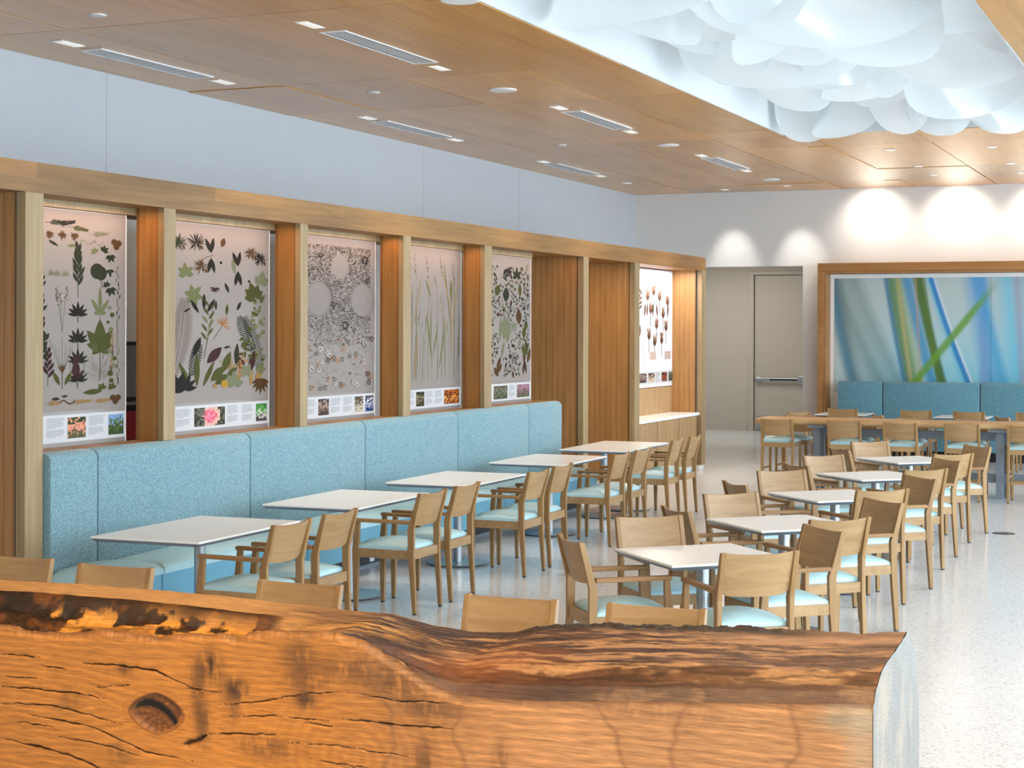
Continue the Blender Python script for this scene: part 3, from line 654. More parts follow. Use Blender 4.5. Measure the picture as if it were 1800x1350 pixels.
def print_d(P, y0, y1):
    r = random.Random(4); W = y1 - y0; U = lambda f: y0 + f * W
    STR = srgb(176, 150, 104); G2 = srgb(122, 124, 76); W2 = srgb(205, 190, 170)
    for k in range(46):
        f = r.uniform(.0, .97); b = .84 + r.uniform(0, .1); l = r.uniform(.5, 1.6); dx = r.uniform(-.05, .05)
        P.stem([(U(f), b), (U(f) + dx * .4, b + l * .6), (U(f) + dx, b + l)], r.choice((.003, .004, .006)), r.choice((STR, SG, W2, G2)))
        if r.random() < .5: P.leaf(U(f) + dx, b + l - .05, .14, .012, 1.57 + r.uniform(-.3, .3), r.choice((STR, SG, G2)), 5)
    for f, v, l, w_, a, c in ((.48, 1.10, .70, .03, 1.75, G2), (.48, 1.20, .5, .028, 1.3, G2), (.60, 1.02, .66, .035, 1.35, SG), (.46, 2.02, .3, .03, 2.05, G2), (.45, 1.40, .5, .02, 1.57, G2),
                              (.83, 1.1, 1.2, .03, 1.57, STR), (.83, 1.6, 1.0, .022, 1.75, G2), (.84, 1.8, .85, .02, 1.9, STR), (.85, 1.5, .9, .02, 1.4, STR), (.82, 1.4, .7, .02, 2.0, STR), (.83, 2.0, .3, .06, 1.57, G2),
                              (.10, 1.5, .9, .018, 1.3, STR), (.16, .9, .6, .03, 1.5, TAN), (.72, .9, .9, .02, 1.6, G2), (.95, .95, .9, .02, 1.5, G2)): P.leaf(U(f), v, l, w_, a, c, 7)
    P.leaf(U(.02), 1.86, .46, .08, 1.5, BK, 8)
    for k in range(40): P.round(U(.02) + r.uniform(-.03, .04), 2.0 + r.uniform(-.16, .16), .012, BK, 6)
    for f, v in ((.14, 2.6), (.36, 2.58), (.62, 2.6), (.97, 1.5), (.86, 2.5)):
        for k in range(12): P.leaf(U(f) + .004 * k, v - .025 * k, .03, .01, r.uniform(0, 6), r.choice((BK, SG, BRN)), 4)
def print_e(P, y0, y1):
    r = random.Random(6); W = y1 - y0; U = lambda f: y0 + f * W; placed = []
    cs = [DG, BK, OL, BRN, SG, MAR, OL, DG]
    big = [(.03, 2.3, .24, .13, 1.4, DG), (.2, 2.2, .2, .15, 1.2, OL), (.42, 2.1, .26, .17, 1.5, DG), (.03, 1.8, .26, .1, 1.4, BK), (.76, 2.2, .24, .09, 1.6, OL), (.74, 1.72, .28, .16, 1.65, BRN), (.86, 1.48, .2, .11, 1.6, OL), (.9, 1.62, .18, .11, 1.5, OL),
           (.38, 1.45, .42, .17, 1.5, SG), (.46, 1.40, .44, .16, 1.55, SG), (.29, 1.45, .40, .08, 1.5, SG), (.22, .92, .28, .09, 1.2, BRN), (.2, .88, .24, .09, .8, BRN), (.26, .84, .2, .1, 2.2, BRN), (.86, 1.02, .34, .08, 1.5, BRN), (.94, 1.05, .3, .1, 1.2, BRN), (.84, .84, .22, .06, 1.5, BRN), (.92, .86, .26, .06, 1.8, MAR), (.02, .86, .3, .06, 1.6, BK), (.32, 1.14, .32, .07, 1.3, SG)]
    for f, v, l, w_, a, c in big:
        P.leaf(U(f), v, l, w_, a, c, 8); placed.append((U(f) + math.cos(a) * l / 2, v + math.sin(a) * l / 2, l * .42))
    P.sprig(U(.30), 2.5, .26, .5, BK, 9, .13, .04, .9, r=r); placed.append((U(.36), 2.56, .15))
    P.sprig(U(.80), 1.14, .25, 1.0, OL, 9, .14, .045, .9, r=r)
    P.palmate(U(.68), 2.55, .17, 1.57, DG, 5, 3.6, .4); P.spray(U(.60), 1.68, .16, 1.57, SG, 12, 5.5, .02, r); placed += [(U(.68), 2.58, .12), (U(.6), 1.68, .13)]
    tries = 0; n = 0
    while n < 230 and tries < 9000:
        tries += 1; q = r.choice((.03, .035, .045, .06, .07)); u = U(r.uniform(.03, .96)); v = r.uniform(.86, 2.70)
        if any((u - a) ** 2 + (v - b) ** 2 < (q * .8 + c) ** 2 for a, b, c in placed): continue
        placed.append((u, v, q * .8)); n += 1; a = r.uniform(0, 6.3); c = r.choice(cs); k = r.random()
        if k < .62: P.leaf(u - math.cos(a) * q, v - math.sin(a) * q, 2 * q, q * r.uniform(.7, 1.1), a, c, 6)
        elif k < .8: P.sprig(u - math.cos(a) * q, v - math.sin(a) * q, 2 * q, a, c, 5, q, q * .4, .8, r=r)
        else: P.palmate(u, v, q * 1.1, a, c, 5, 5, .42)
def print_f(P, y0, y1):
    r = random.Random(8); W = y1 - y0; U = lambda f: y0 + f * W
    D = srgb(96, 62, 44); E2 = srgb(150, 112, 86)
    for f, v in ((.36, 2.5), (.52, 2.62), (.68, 2.5), (.90, 2.4), (.44, 2.2), (.60, 1.85), (.78, 2.1), (.86, 1.80), (.40, 1.6), (.55, 1.45), (.74, 1.50)):
        P.stem([(U(f), v - .36), (U(f), v)], .022, D); P.leaf(U(f), v - .08, .22, .15, 1.57, D, 6); P.spray(U(f), v, .30, 1.57, E2, 9, 1.0, .022, r)
    for f in (.28, .34, .62, .50, .9): P.leaf(U(f), 2.05, .34, .07, 1.57 + r.uniform(-.2, .2), D)
    P.sprig(U(.12), 2.1, .5, 1.4, BRN, 8, .14, .06, .8, r=r)
    P.leaf(U(.02), 1.2, .5, .22, 1.4, E2, 8, .8); P.leaf(U(.1), 1.55, .34, .16, 1.2, E2, 8); P.leaf(U(-.02), 1.7, .4, .2, 1.5, E2, 8)
    for k in range(24): P.stem([(U(.14), 1.52 - .026 * k), (U(.14) + .28 * r.uniform(.6, 1), 1.52 - .026 * k)], .006, srgb(170, 168, 176))
    for f, c in ((.42, srgb(226, 200, 186)), (.82, srgb(220, 196, 186))): P.add([(U(f), 1.05 + .02), (U(f) + .28, 1.07), (U(f) + .28, 1.26), (U(f), 1.26)], c)
    for k in range(5): P.round(U(.28) + .012 * (k % 3), 2.62 + .03 * k, .018, srgb(70, 70, 80), 4)

def caption(root, X, y0, y1, items, r, zlo=1.235, zhi=1.42):
    """white band with small photos and columns of fine grey text lines"""
    polys = []; cols = []; x = X + 0.004
    def q(u0, v0, u1, v1, c): polys.append([(x, u0, v0), (x, u1, v0), (x, u1, v1), (x, u0, v1)]); cols.append(c)
    q(y0, zlo, y1, zhi, (0.55, 0.55, 0.57)); x += 0.0015
    W = y1 - y0
    for kind, f0, f1, *pal in items:
        u0, u1 = y0 + f0 * W, y0 + f1 * W
        if kind == 'text':
            n = 15
            for k in range(n):
                if k == 8: continue
                v = zhi - 0.024 - k * 0.0088
                q(u0, v, u0 + (u1 - u0) * (r.uniform(.82, 1) if k not in (7, n - 1) else .5), v + .0032, srgb(140, 138, 142))
        elif kind == 'head': q(u0, zhi - .035, u1, zhi - .022, srgb(60, 60, 70))
        else:
            n = 12
            for i in range(n):
                for j in range(n):
                    c = pal[int(min(len(pal) - 1, max(0, (j / n) * len(pal) + r.uniform(-.9, .9))))] if kind == 'photo' else None
                    if kind == 'radish':
                        d = math.hypot((i - 5.6) / 2.6, (j - 6) / 4.5); c = r.choice((srgb(214, 96, 118), srgb(226, 128, 146))) if d < 1 else (srgb(214, 170, 156) if d < 1.5 and i > 3 else r.choice((srgb(70, 72, 60), srgb(100, 98, 86), srgb(50, 50, 44))))
                    k_ = r.uniform(.8, 1.15); c = tuple(min(1, t * k_) for t in c)
                    q(u0 + (u1 - u0) * i / n, zlo + .022 + (zhi - zlo - .044) * j / n, u0 + (u1 - u0) * (i + 1) / n, zlo + .022 + (zhi - zlo - .044) * (j + 1) / n, c)
    colour_mesh('caption_band', polys, cols, M['print'], root)
M['panel_sheet'] = plain('panel_sheet', (0.265, 0.235, 0.22), 0.35, var=0.01, scale=2, spec=0.4)
M['panel_lit'] = plain('panel_sheet_lit', (0.80, 0.78, 0.82), 0.4, var=0.01, scale=2)  # whiter copy of the sheet, downlit brightness of the bay put into colour
def panels():
    r = random.Random(17); X = -7.22
    gpal = (srgb(60, 76, 46), srgb(86, 104, 60), srgb(120, 150, 190)); pinkp = (srgb(90, 90, 60), srgb(200, 130, 110), srgb(214, 150, 120), srgb(60, 66, 44)); brn = (srgb(70, 56, 50), srgb(120, 100, 90), srgb(160, 140, 130), srgb(50, 40, 40))
    spec = [(8.58, 9.905, 8.98, print_a, 'grey panel printed with pressed leaves in upright columns, nearest of the row', [('photo', -.18, .1, (.5, .5, .5), (.8, .78, .76), (.3, .3, .3)), ('text', .15, .34), ('photo', .37, .56) + pinkp, ('text', .59, .77), ('photo', .81, .98) + gpal]),
            (10.15, 11.845, 10.43, print_b, 'grey panel printed with palm fronds, dark leaves and orange blooms', [('head', .0, .10), ('text', .13, .26), ('radish', .29, .57), ('text', .59, .70), ('text', .73, .84), ('photo', .87, .98, srgb(80, 70, 70), srgb(190, 190, 180), srgb(96, 160, 80), srgb(60, 120, 60))]),
            (12.05, 13.70, 12.37, print_c, 'grey panel printed with a dense field of tiny dots and seed rosettes', [('head', 0, .03), ('text', .10, .24), ('photo', .27, .40) + brn, ('text', .42, .55), ('text', .58, .70), ('photo', .73, .84, srgb(180, 170, 150), srgb(90, 80, 70)), ('photo', .87, .98, srgb(40, 60, 110), srgb(190, 190, 200), srgb(60, 60, 70))]),
            (13.92, 15.58, 14.31, print_d, 'grey panel printed with tall slender grass stems', [('head', 0, .03), ('text', .08, .22), ('photo', .25, .38, srgb(60, 56, 40), srgb(130, 120, 90), srgb(40, 40, 30)), ('text', .40, .52), ('text', .55, .68), ('photo', .71, .97, srgb(130, 70, 30), srgb(210, 140, 70), srgb(90, 46, 24), srgb(170, 90, 40))]),
            (15.78, 17.45, 16.22, print_e, 'grey panel crowded with dark olive and brown loose leaves, farthest of the row', [('text', .04, .18), ('photo', .22, .50, srgb(70, 76, 50), srgb(110, 110, 96), srgb(90, 80, 70)), ('text', .53, .66), ('photo', .70, .97, srgb(80, 90, 60), srgb(130, 90, 110), srgb(150, 120, 130))])]
    for y0, y1, yv, fn, lab, cap in spec:
        t = thing('botanical_panel', lab, 'panel', (0, 0, 0), 0, 'printed panels between the oak fins')
        quick('sheet', [(X - 0.012, y0, 1.19, X, y1, 2.808)], M['panel_sheet'], t)
        quick('edge_trim', [(X - 0.014, y1, 1.19, X + 0.003, y1 + 0.008, 2.808)], M['white_paint'], t)
        P = Print(X); fn(P, yv + 0.02, y1 - 0.03)
        # prints fill z 1.45..2.75: remap the drawn height
        lo = min(q[2] for p in P.p for q in p); hi = max(q[2] for p in P.p for q in p)
        for p in P.p:
            for i, (x, u, v) in enumerate(p): p[i] = (x, min(max(u, y0 + .004), y1 - .004), 1.47 + (v - lo) / (hi - lo) * 1.27)
        xg = X + 0.001; colour_mesh('botanical_print', [[(xg, y0 + .002, 1.44), (xg, y1 - .002, 1.44), (xg, y1 - .002, 2.80), (xg, y0 + .002, 2.80)]] + P.p, [(0.265, 0.235, 0.22)] + P.c, M['print'], t)
        caption(t, X, yv - 0.1, y1 - 0.004, cap, r)
        # caption items are laid out over the part of the band in front of the fin shadow
    t = thing('botanical_panel', 'brightly lit panel of brown seed heads over the counter in the last bay', 'panel', (0, 0, 0), 0, 'printed panels between the oak fins')
    X = -7.375; y0, y1 = 20.46, 23.165
    quick('sheet', [(X - 0.012, y0, 1.21, X, y1, 2.85)], M['panel_lit'], t)
    P = Print(X); print_f(P, 21.45, 23.1)
    lo = min(q[2] for p in P.p for q in p); hi = max(q[2] for p in P.p for q in p)
    for p in P.p:
        for i, (x, u, v) in enumerate(p): p[i] = (x, u, 1.50 + (v - lo) / (hi - lo) * 1.2)
    xg = X + 0.001; colour_mesh('botanical_print', [[(xg, y0 + .002, 1.44), (xg, y1 - .002, 1.44), (xg, y1 - .002, 2.84), (xg, y0 + .002, 2.84)]] + P.p, [(0.80, 0.78, 0.82)] + P.c, M['print'], t)
    caption(t, X, 21.4, 23.16, [('text', .02, .12), ('photo', .17, .34) + brn, ('photo', .38, .54, srgb(190, 170, 150), srgb(80, 60, 50)), ('text', .57, .68), ('photo', .72, .86, srgb(110, 60, 40), srgb(160, 90, 60), srgb(60, 30, 30)), ('photo', .90, 1.0, srgb(60, 60, 50), srgb(110, 110, 90))], r, 1.26, 1.43)
panels()
#@@SPLIT2
# ------------------------------------------------------------------ banquettes
def cushion_back(name, y0, y1, xf, xb, z0, z1, rr, m, parent, along='y', sr=0.032):
    """upright upholstered segment: front face at xf, back at xb, rounded top edge and soft ends"""
    prof = [(xb, z0), (xf, z0)]
    prof = [(xb, z0), (xf, z0)] + [(xf - rr + rr * math.cos(a), z1 - rr + rr * math.sin(a)) for a in np.linspace(0, math.pi / 2, 8)] + [(xb, z1)]
    bm = bmesh.new(); ks = [(y0, sr), (y0 + 0.006, 0.007), (y0 + sr, 0), (y1 - sr, 0), (y1 - 0.006, 0.007), (y1, sr)]
    rings = []
    for y, ins in ks:
        ring = []
        for i, (x, z) in enumerate(prof):
            xx = x if i in (0, len(prof) - 1) else max(xb + .01, x - ins) if i < 3 else x - ins * (0.7 if x > xb else 0)
            zz = z - (ins * 0.8 if i >= 2 else 0)
            ring.append(bm.verts.new((xx, y, zz) if along == 'y' else (y, -xx, zz)))
        rings.append(ring)
    n = len(prof); bm.faces.new(rings[0]); bm.faces.new(rings[-1][::-1])
    for a, b in zip(rings, rings[1:]):
        for i in range(n): bm.faces.new((a[i], a[(i + 1) % n], b[(i + 1) % n], b[i]))
    return finish(name, bm, m, parent, True)
def seat_cushion(name, y0, y1, xb, xf, z0, z1, crown, m, parent, along='y'):
    a, b = 22, 14; P = np.zeros((a, b, 3))
    us = np.concatenate([[0, .004, .012], np.linspace(.03, .97, a - 6), [.988, .996, 1]]); vs = np.concatenate([[0, .01, .03], np.linspace(.08, .92, b - 6), [.97, .99, 1]])
    for i, u in enumerate(us):
        for j, v in enumerate(vs):
            eu = min(u, 1 - u) * (y1 - y0); ev = min(v, 1 - v) * abs(xf - xb)
            e = min(1, eu / .05) ** .5 * min(1, ev / .04) ** .5
            z = z0 + (z1 - z0) * (0.45 + 0.55 * e) + crown * math.sin(math.pi * u) ** .7 * math.sin(math.pi * v) ** .7
            if i in (0, a - 1) or j in (0, b - 1): z = z0
            x = xb + (xf - xb) * v; y = y0 + (y1 - y0) * u
            P[i, j] = (x, y, z) if along == 'y' else (y, -x, z)
    return grid_mesh(name, P, None, m, parent, True)
def banquette():
    o = thing('banquette', 'long light blue upholstered banquette below the botanical panels', 'banquette', (0, 0, 0))
    ys = [8.672, 9.166, 11.054, 12.918, 14.827, 16.635, 17.60]
    for a, b in zip(ys, ys[1:]): cushion_back('back_cushion', a + .002, b - .002, -6.89, -6.998, 0.44, 1.205, 0.06, M['fabric'], o)
    ss = [8.672, 9.29, 11.2, 13.1, 15.0, 16.8, 17.60]
    for a, b in zip(ss, ss[1:]):
        seat_cushion('seat_cushion', a + .003, b - .003, -6.905, -6.455, 0.385, 0.455, 0.035, M['vinyl'], o)
        quick('seat_front', [(-6.52, a + .003, 0.15, -6.47, b - .003, 0.40)], M['vinyl_blue'], o, 0.008)
    quick('seat_base', [(-6.99, 8.675, 0.15, -6.53, 17.58, 0.384)], M['vinyl_blue'], o)
    pl = quick('plinth', [(-6.99, 8.675, 0.0, -6.68, 17.56, 0.15)], M['black'], o)
    quick('kick_strip', [(-6.68, 8.675, 0.0, -6.672, 17.56, 0.02)], M['grey_metal'], pl)
    for y in (12.63, 14.62, 10.7, 16.5):
        p = quick('power_outlet', [(-6.68, y - .04, 0.035, -6.672, y + .04, 0.15)], M['white_paint'], o, 0.002)
        quick('socket', [(-6.672, y - .006, 0.09, -6.670, y + .006, 0.10)], M['dark'], p)
banquette()
def back_banquette():
    o = thing('banquette', 'shaded teal upholstered banquette under the blurred grass mural on the end wall', 'banquette', (0, 0, 0))
    xs = [-5.755, -5.035, -3.535, -2.035, -0.535, 0.965]
    for a, b in zip(xs, xs[1:]):
        cushion_back('back_cushion', a + .004, b - .004, -26.76, -26.90, 0.44, 1.20, 0.06, M['fabric_shaded'], o, 'x', 0.03)
        seat_cushion('seat_cushion', a + .004, b - .004, -26.78, -26.28, 0.385, 0.455, 0.03, M['vinyl'], o, 'x')
    quick('seat_base', [(-5.74, 26.33, 0.15, 0.95, 26.88, 0.384)], M['fabric_shaded'], o)
    quick('plinth', [(-5.72, 26.46, 0.0, 0.93, 26.88, 0.15)], M['black'], o)
    quick('back_board', [(-5.755, 26.90, 0, 0.965, 26.97, 1.12)], M['charcoal'], o)
back_banquette()

# ------------------------------------------------------------------ mural on the end wall
def mural():
    o = thing('mural_frame', 'wide oak frame around the blurred grass mural on the end wall', 'frame', (0, 0, 0))
    y0 = YB - 0.46
    quick('frame_head', [(-6.12, y0, 2.965, 2.0, YB - .002, 3.095)], M['frame_oak'], o, 0.004)
    quick('frame_jamb', [(-6.12, y0, 0.0, -6.035, YB - .002, 2.965)], M['frame_oak'], o, 0.004)
    quick('frame_lining', [(-6.035, y0 + .06, 2.93, 2.0, YB - .01, 2.964), (-6.034, y0 + .06, 0, -6.0, YB - .01, 2.93)], M['frame_oak'], o)
    t = thing('grass_mural', 'blurred blue and green grass mural with a pale border above the teal banquette', 'mural', (0, 0, 0))
    ym = YB - .05
    quick('border', [(-5.998, ym, 0.0, 2.0, YB - .004, 2.925)], M['white_paint'], t)
    a, b = 420, 150; X = np.linspace(-5.93, 2.0, a); Z = np.linspace(1.0, 2.86, b)
    x, z = np.meshgrid(X, Z, indexing='ij'); zz = (z - 1.0) / 1.86
    base = np.array(srgb(186, 200, 200))[None, None] * np.ones((a, b, 1)); blue = np.array(srgb(128, 208, 230))
    k = np.clip(1 - zz * 1.1, 0, 1)[..., None] ** 1.3 * np.clip((x + 6.2) / 1.6, .15, 1)[..., None]; C = base * (1 - k) + blue * k
    k = np.clip((x + 4.0) / 2.0, 0, 1)[..., None] * .55; C = C * (1 - k) + np.array(srgb(96, 160, 200)) * k
    def blade(xt, xb_, wt, wb, col, s, al):
        nonlocal C
        cx = xb_ + (xt - xb_) * zz + .06 * np.sin(zz * 2.6) * (xt - xb_); wd = wb + (wt - wb) * zz
        m = np.clip(1 - (np.abs(x - cx) / wd), 0, 1); m = np.clip(m / s, 0, 1)[..., None] * al; C = C * (1 - m) + np.array(srgb(*col)) * m
    for xt, xb_, col, wd, s, al in ((-5.9, -5.1, (70, 112, 108), .28, .9, .5), (-5.6, -4.8, (96, 130, 128), .2, .9, .5), (-5.95, -5.55, (60, 100, 110), .2, .9, .7), (-6.0, -5.6, (60, 130, 170), .12, .8, .6),
                                    (-5.05, -4.72, (36, 116, 176), .10, .5, .9), (-4.95, -4.62, (110, 146, 84), .18, .6, .85), (-4.82, -4.5, (170, 190, 160), .10, .8, .7), (-4.9, -4.66, (190, 176, 120), .05, .8, .7), (-4.75, -4.3, (50, 140, 190), .13, .7, .8),
                                    (-4.58, -4.15, (72, 110, 50), .10, .5, .95), (-4.50, -4.22, (90, 120, 50), .06, .6, .7), (-4.62, -4.52, (190, 150, 110), .03, .9, .6), (-4.36, -3.72, (40, 130, 196), .07, .5, .95), (-4.31, -3.66, (210, 226, 240), .03, .8, .9), (-4.42, -3.8, (90, 190, 220), .05, .8, .5),
                                    (-3.7, -3.4, (70, 150, 210), .22, .9, .7), (-3.55, -3.55, (120, 150, 200), .12, .9, .6), (-3.62, -3.2, (20, 150, 206), .14, .8, .6), (-3.2, -3.0, (90, 190, 220), .2, .9, .6), (-3.05, -2.95, (150, 130, 160), .1, .9, .5), (-2.8, -2.7, (60, 170, 190), .2, .9, .6), (-2.3, -2.0, (60, 130, 60), .15, .7, .7), (-1.6, -1.2, (40, 130, 196), .2, .7, .7), (-0.8, -0.2, (90, 140, 70), .2, .7, .7), (.4, .9, (60, 160, 200), .25, .8, .7), (1.4, 1.2, (90, 140, 80), .2, .8, .6)):
        blade(xt, xb_, wd, wd * .9, col, s, al)
    # the leaning green blade
    cz = 1.0 + (x + 4.78) / 1.17 * 1.45 ; m = np.clip(1 - np.abs(z - cz) / .13, 0, 1) * ((x > -4.85) & (x < -3.3)) * np.clip((-3.3 - x) / .5, 0, 1)
    m = np.clip(m / .6, 0, 1)[..., None] * .9; C = C * (1 - m) + np.array(srgb(104, 156, 56)) * m
    k = (np.abs(x + 3.45) < .006)[..., None] * .25; C = C * (1 - k)
    P = np.stack([x, np.full_like(x, ym - .006), z], -1)
    grid_mesh('mural_print', P, C, attr_mat('mural_ink', 0.45, 0.35), t, False)
mural()

# ------------------------------------------------------------------ tables
def table_proto(name, label, loc, group, rz=0):
    t = thing(name, label, 'table', loc, rz, group); return t
def make_table(label, loc, rz, group, sx, sy):
    t = thing('cafe_table', label, 'table', loc, rz, group)
    bm = bmesh.new(); hx, hy = sx / 2, sy / 2; c = 0.022
    hexa(bm, [(-hx + c, -hy + c, .700), (hx - c, -hy + c, .700), (hx - c, hy - c, .700), (-hx + c, hy - c, .700)], [(-hx, -hy, .720), (hx, -hy, .720), (hx, hy, .720), (-hx, hy, .720)])
    finish('underside', bm, M['grey_metal'], t)
    quick('tabletop', [(-hx, -hy, .7195, hx, hy, .733)], M['laminate'], t, 0.003)
    bm = bmesh.new(); lathe(bm, [(.036, .02), (.036, .69)], n=28); finish('column', bm, M['steel'], t, True)
    bm = bmesh.new(); box(bm, -.2, -.03, .684, .2, .03, .6995); box(bm, -.03, -.2, .684, .03, .2, .6995); finish('spider_plate', bm, M['charcoal'], t)
    bm = bmesh.new(); lathe(bm, [(.255, .008), (.27, .012), (.265, .018), (.05, .024)], n=56); fb = finish('base_disc', bm, M['steel'], t, True)
    for a in range(4):
        bm = bmesh.new(); lathe(bm, [(.02, 0), (.02, .009)], .22 * math.cos(a * 1.571 + .7), .22 * math.sin(a * 1.571 + .7), 12); finish('glide', bm, M['charcoal'], fb)
    return t
lefts = [(-6.02, 9.05), (-6.07, 11.11), (-6.06, 13.03), (-6.13, 15.31)]
LO = ['nearest', 'second', 'third', 'fourth']
tb = None
for i, (x, y) in enumerate(lefts):
    lab = 'white rectangular table along the blue banquette, %s from the camera' % LO[i]
    rz = R((1.5, 1.5, 1.0, 1.0)[i])
    if tb is None: tb = make_table(lab, (x, y, 0), rz, 'rectangular tables along the blue banquette', .77, 1.24)
    else: dup(tb, (x, y, 0), rz, lab)
tq = make_table('square white table at the far end of the banquette, nearer half of the joined pair', (-6.17, 17.0, 0), R(1), 'square white tables', .76, .755)
dup(tq, (-6.19, 17.765, 0), R(1), 'square white table at the far end of the banquette, farther half of the joined pair')
rights = [(-2.74, 9.19), (-2.70, 10.92), (-2.79, 12.90), (-2.85, 14.83), (-2.90, 16.82)]
RO = ['nearest', 'second', 'third', 'fourth', 'farthest']
for i, (x, y) in enumerate(rights):
    dup(tq, (x, y, 0), R(44), 'square white table turned cornerwise in the middle row, %s of five from the camera' % RO[i])
for x, y, l in ((-5.42, 25.72, 'left-hand one seen over the long table'), (-3.62, 25.62, 'right-hand one seen over the long table')):
    dup(tq, (x, y, 0), 0, 'square white table before the teal banquette, ' + l)

# ------------------------------------------------------------------ chairs
def stile(bm, x0, x1, pts):
    """pts: (y_front, y_back, z) from the floor up"""
    extrude_x(bm, [(a, z) for a, b, z in pts] + [(b, z) for a, b, z in pts[::-1]], x0, x1)
def back_panel(name, hw, z0, z1, yr, parent, dip, thick=.016, bulge=.028):
    """curved veneer panel; yr(z) is the front line of the raked stiles"""
    a, b = 17, 7; pts = []
    bm = bmesh.new(); F = []; K = []
    for i in range(a):
        s = -1 + 2 * i / (a - 1); col = []; colb = []
        for j in range(b):
            t = j / (b - 1); zt = z1 - dip * (1 - s * s); zb = z0 - .010 * (1 - s * s) + (.02 * max(0, abs(s) - .86) / .14)
            z = zb + (zt - zb) * t; y = yr(z) - bulge * (1 - s * s)
            col.append(bm.verts.new((s * hw, y, z))); colb.append(bm.verts.new((s * hw, y - thick, z)))
        F.append(col); K.append(colb)
    for i in range(a - 1):
        for j in range(b - 1):
            bm.faces.new((F[i][j], F[i + 1][j], F[i + 1][j + 1], F[i][j + 1])); bm.faces.new((K[i][j], K[i][j + 1], K[i + 1][j + 1], K[i + 1][j]))
        bm.faces.new((F[i][0], K[i][0], K[i + 1][0], F[i + 1][0])); bm.faces.new((F[i][b - 1], F[i + 1][b - 1], K[i + 1][b - 1], K[i][b - 1]))
    for q in (0, a - 1):
        for j in range(b - 1): bm.faces.new((F[q][j], F[q][j + 1], K[q][j + 1], K[q][j]))
    return finish(name, bm, M['oak_x'], parent, True)
def seat_pad(hw, y0, y1, z0, m, parent, h=.032, crown=.042):
    a, b = 15, 15; P = np.zeros((a, b, 3)); us = np.concatenate([[0, 0.0, .02], np.linspace(.06, .94, a - 6), [.98, 1.0, 1]])
    for i, u in enumerate(us):
        for j, v in enumerate(us):
            e = (min(1, min(u, 1 - u) / .05) * min(1, min(v, 1 - v) / .05)) ** .5
            z = z0 + h * (.55 + .45 * e) + crown * (math.sin(math.pi * u) * math.sin(math.pi * v)) ** .8
            if i in (0, a - 1) or j in (0, b - 1): z = z0
            P[i, j] = (-hw + 2 * hw * u, y0 + (y1 - y0) * v, z)
    return grid_mesh('seat_cushion', P, None, m, parent, True)
def glide(parent, x, y, s=.011):
    quick('glide', [(x - s, y - s, 0, x + s, y + s, .012)], M['charcoal'], parent)
def make_armchair(label, loc, rz, group):
    t = thing('armchair', label, 'chair', loc, rz, group); hw = .222
    rk = lambda z: -.222 - max(0, z - .62) * .30
    for sg in (-1, 1):
        xo, xi = sg * hw, sg * (hw - .030); x0, x1 = min(xo, xi), max(xo, xi)
        bm = bmesh.new(); stile(bm, x0, x1, [(-.252, -.280, .010), (-.218, -.262, .40), (-.212, -.262, .60), (rk(.66) , -.274, .66), (rk(.85), -.322, .855)]); bevel(bm, .004)
        lg = finish('leg', bm, M['oak'], t); glide(lg, (xo + xi) / 2, -.266)
        bm = bmesh.new(); y1 = .225
        hexa(bm, [(x0 + .002, .186, .010), (x1 - .002, .186, .010), (x1 - .002, .214, .010), (x0 + .002, .214, .010)], [(x0 - .002, .176, .43), (x1 + .002, .176, .43), (x1 + .002, y1, .43), (x0 - .002, y1, .43)])
        hexa(bm, [(x0 - .002, .176, .43), (x1 + .002, .176, .43), (x1 + .002, y1, .43), (x0 - .002, y1, .43)], [(x0, .170, .634), (x1, .170, .634), (x1, .202, .634), (x0, .202, .634)])
        bevel(bm, .003); lg = finish('leg', bm, M['oak'], t); glide(lg, (xo + xi) / 2, .200)
        bm = bmesh.new(); w0 = .006
        hexa(bm, [(x0 - w0, -.225, .632), (x1 + w0, -.225, .632), (x1 + w0, .212, .634), (x0 - w0, .212, .634)], [(x0 - w0, -.225, .658), (x1 + w0, -.225, .658), (x1 + w0, .212, .658), (x0 - w0, .212, .658)])
        bevel(bm, .005); finish('arm', bm, M['oak_y'], t)
    bm = bmesh.new(); z0, z1 = .385, .448
    box(bm, -.193, .183, z0, .193, .208, z1); box(bm, -.193, -.252, z0, .193, -.228, z1)
    for sg in (-1, 1): box(bm, sg * .216 if sg < 0 else .196, -.222, z0, -.196 if sg < 0 else .216, .18, z1)
    finish('seat_rail', bm, M['oak_x'], t)
    seat_pad(.210, -.215, .208, .446, M['vinyl'], t)
    back_panel('backrest', .194, .625, .853, lambda z: rk(z) - .004, t, .012)
    return t
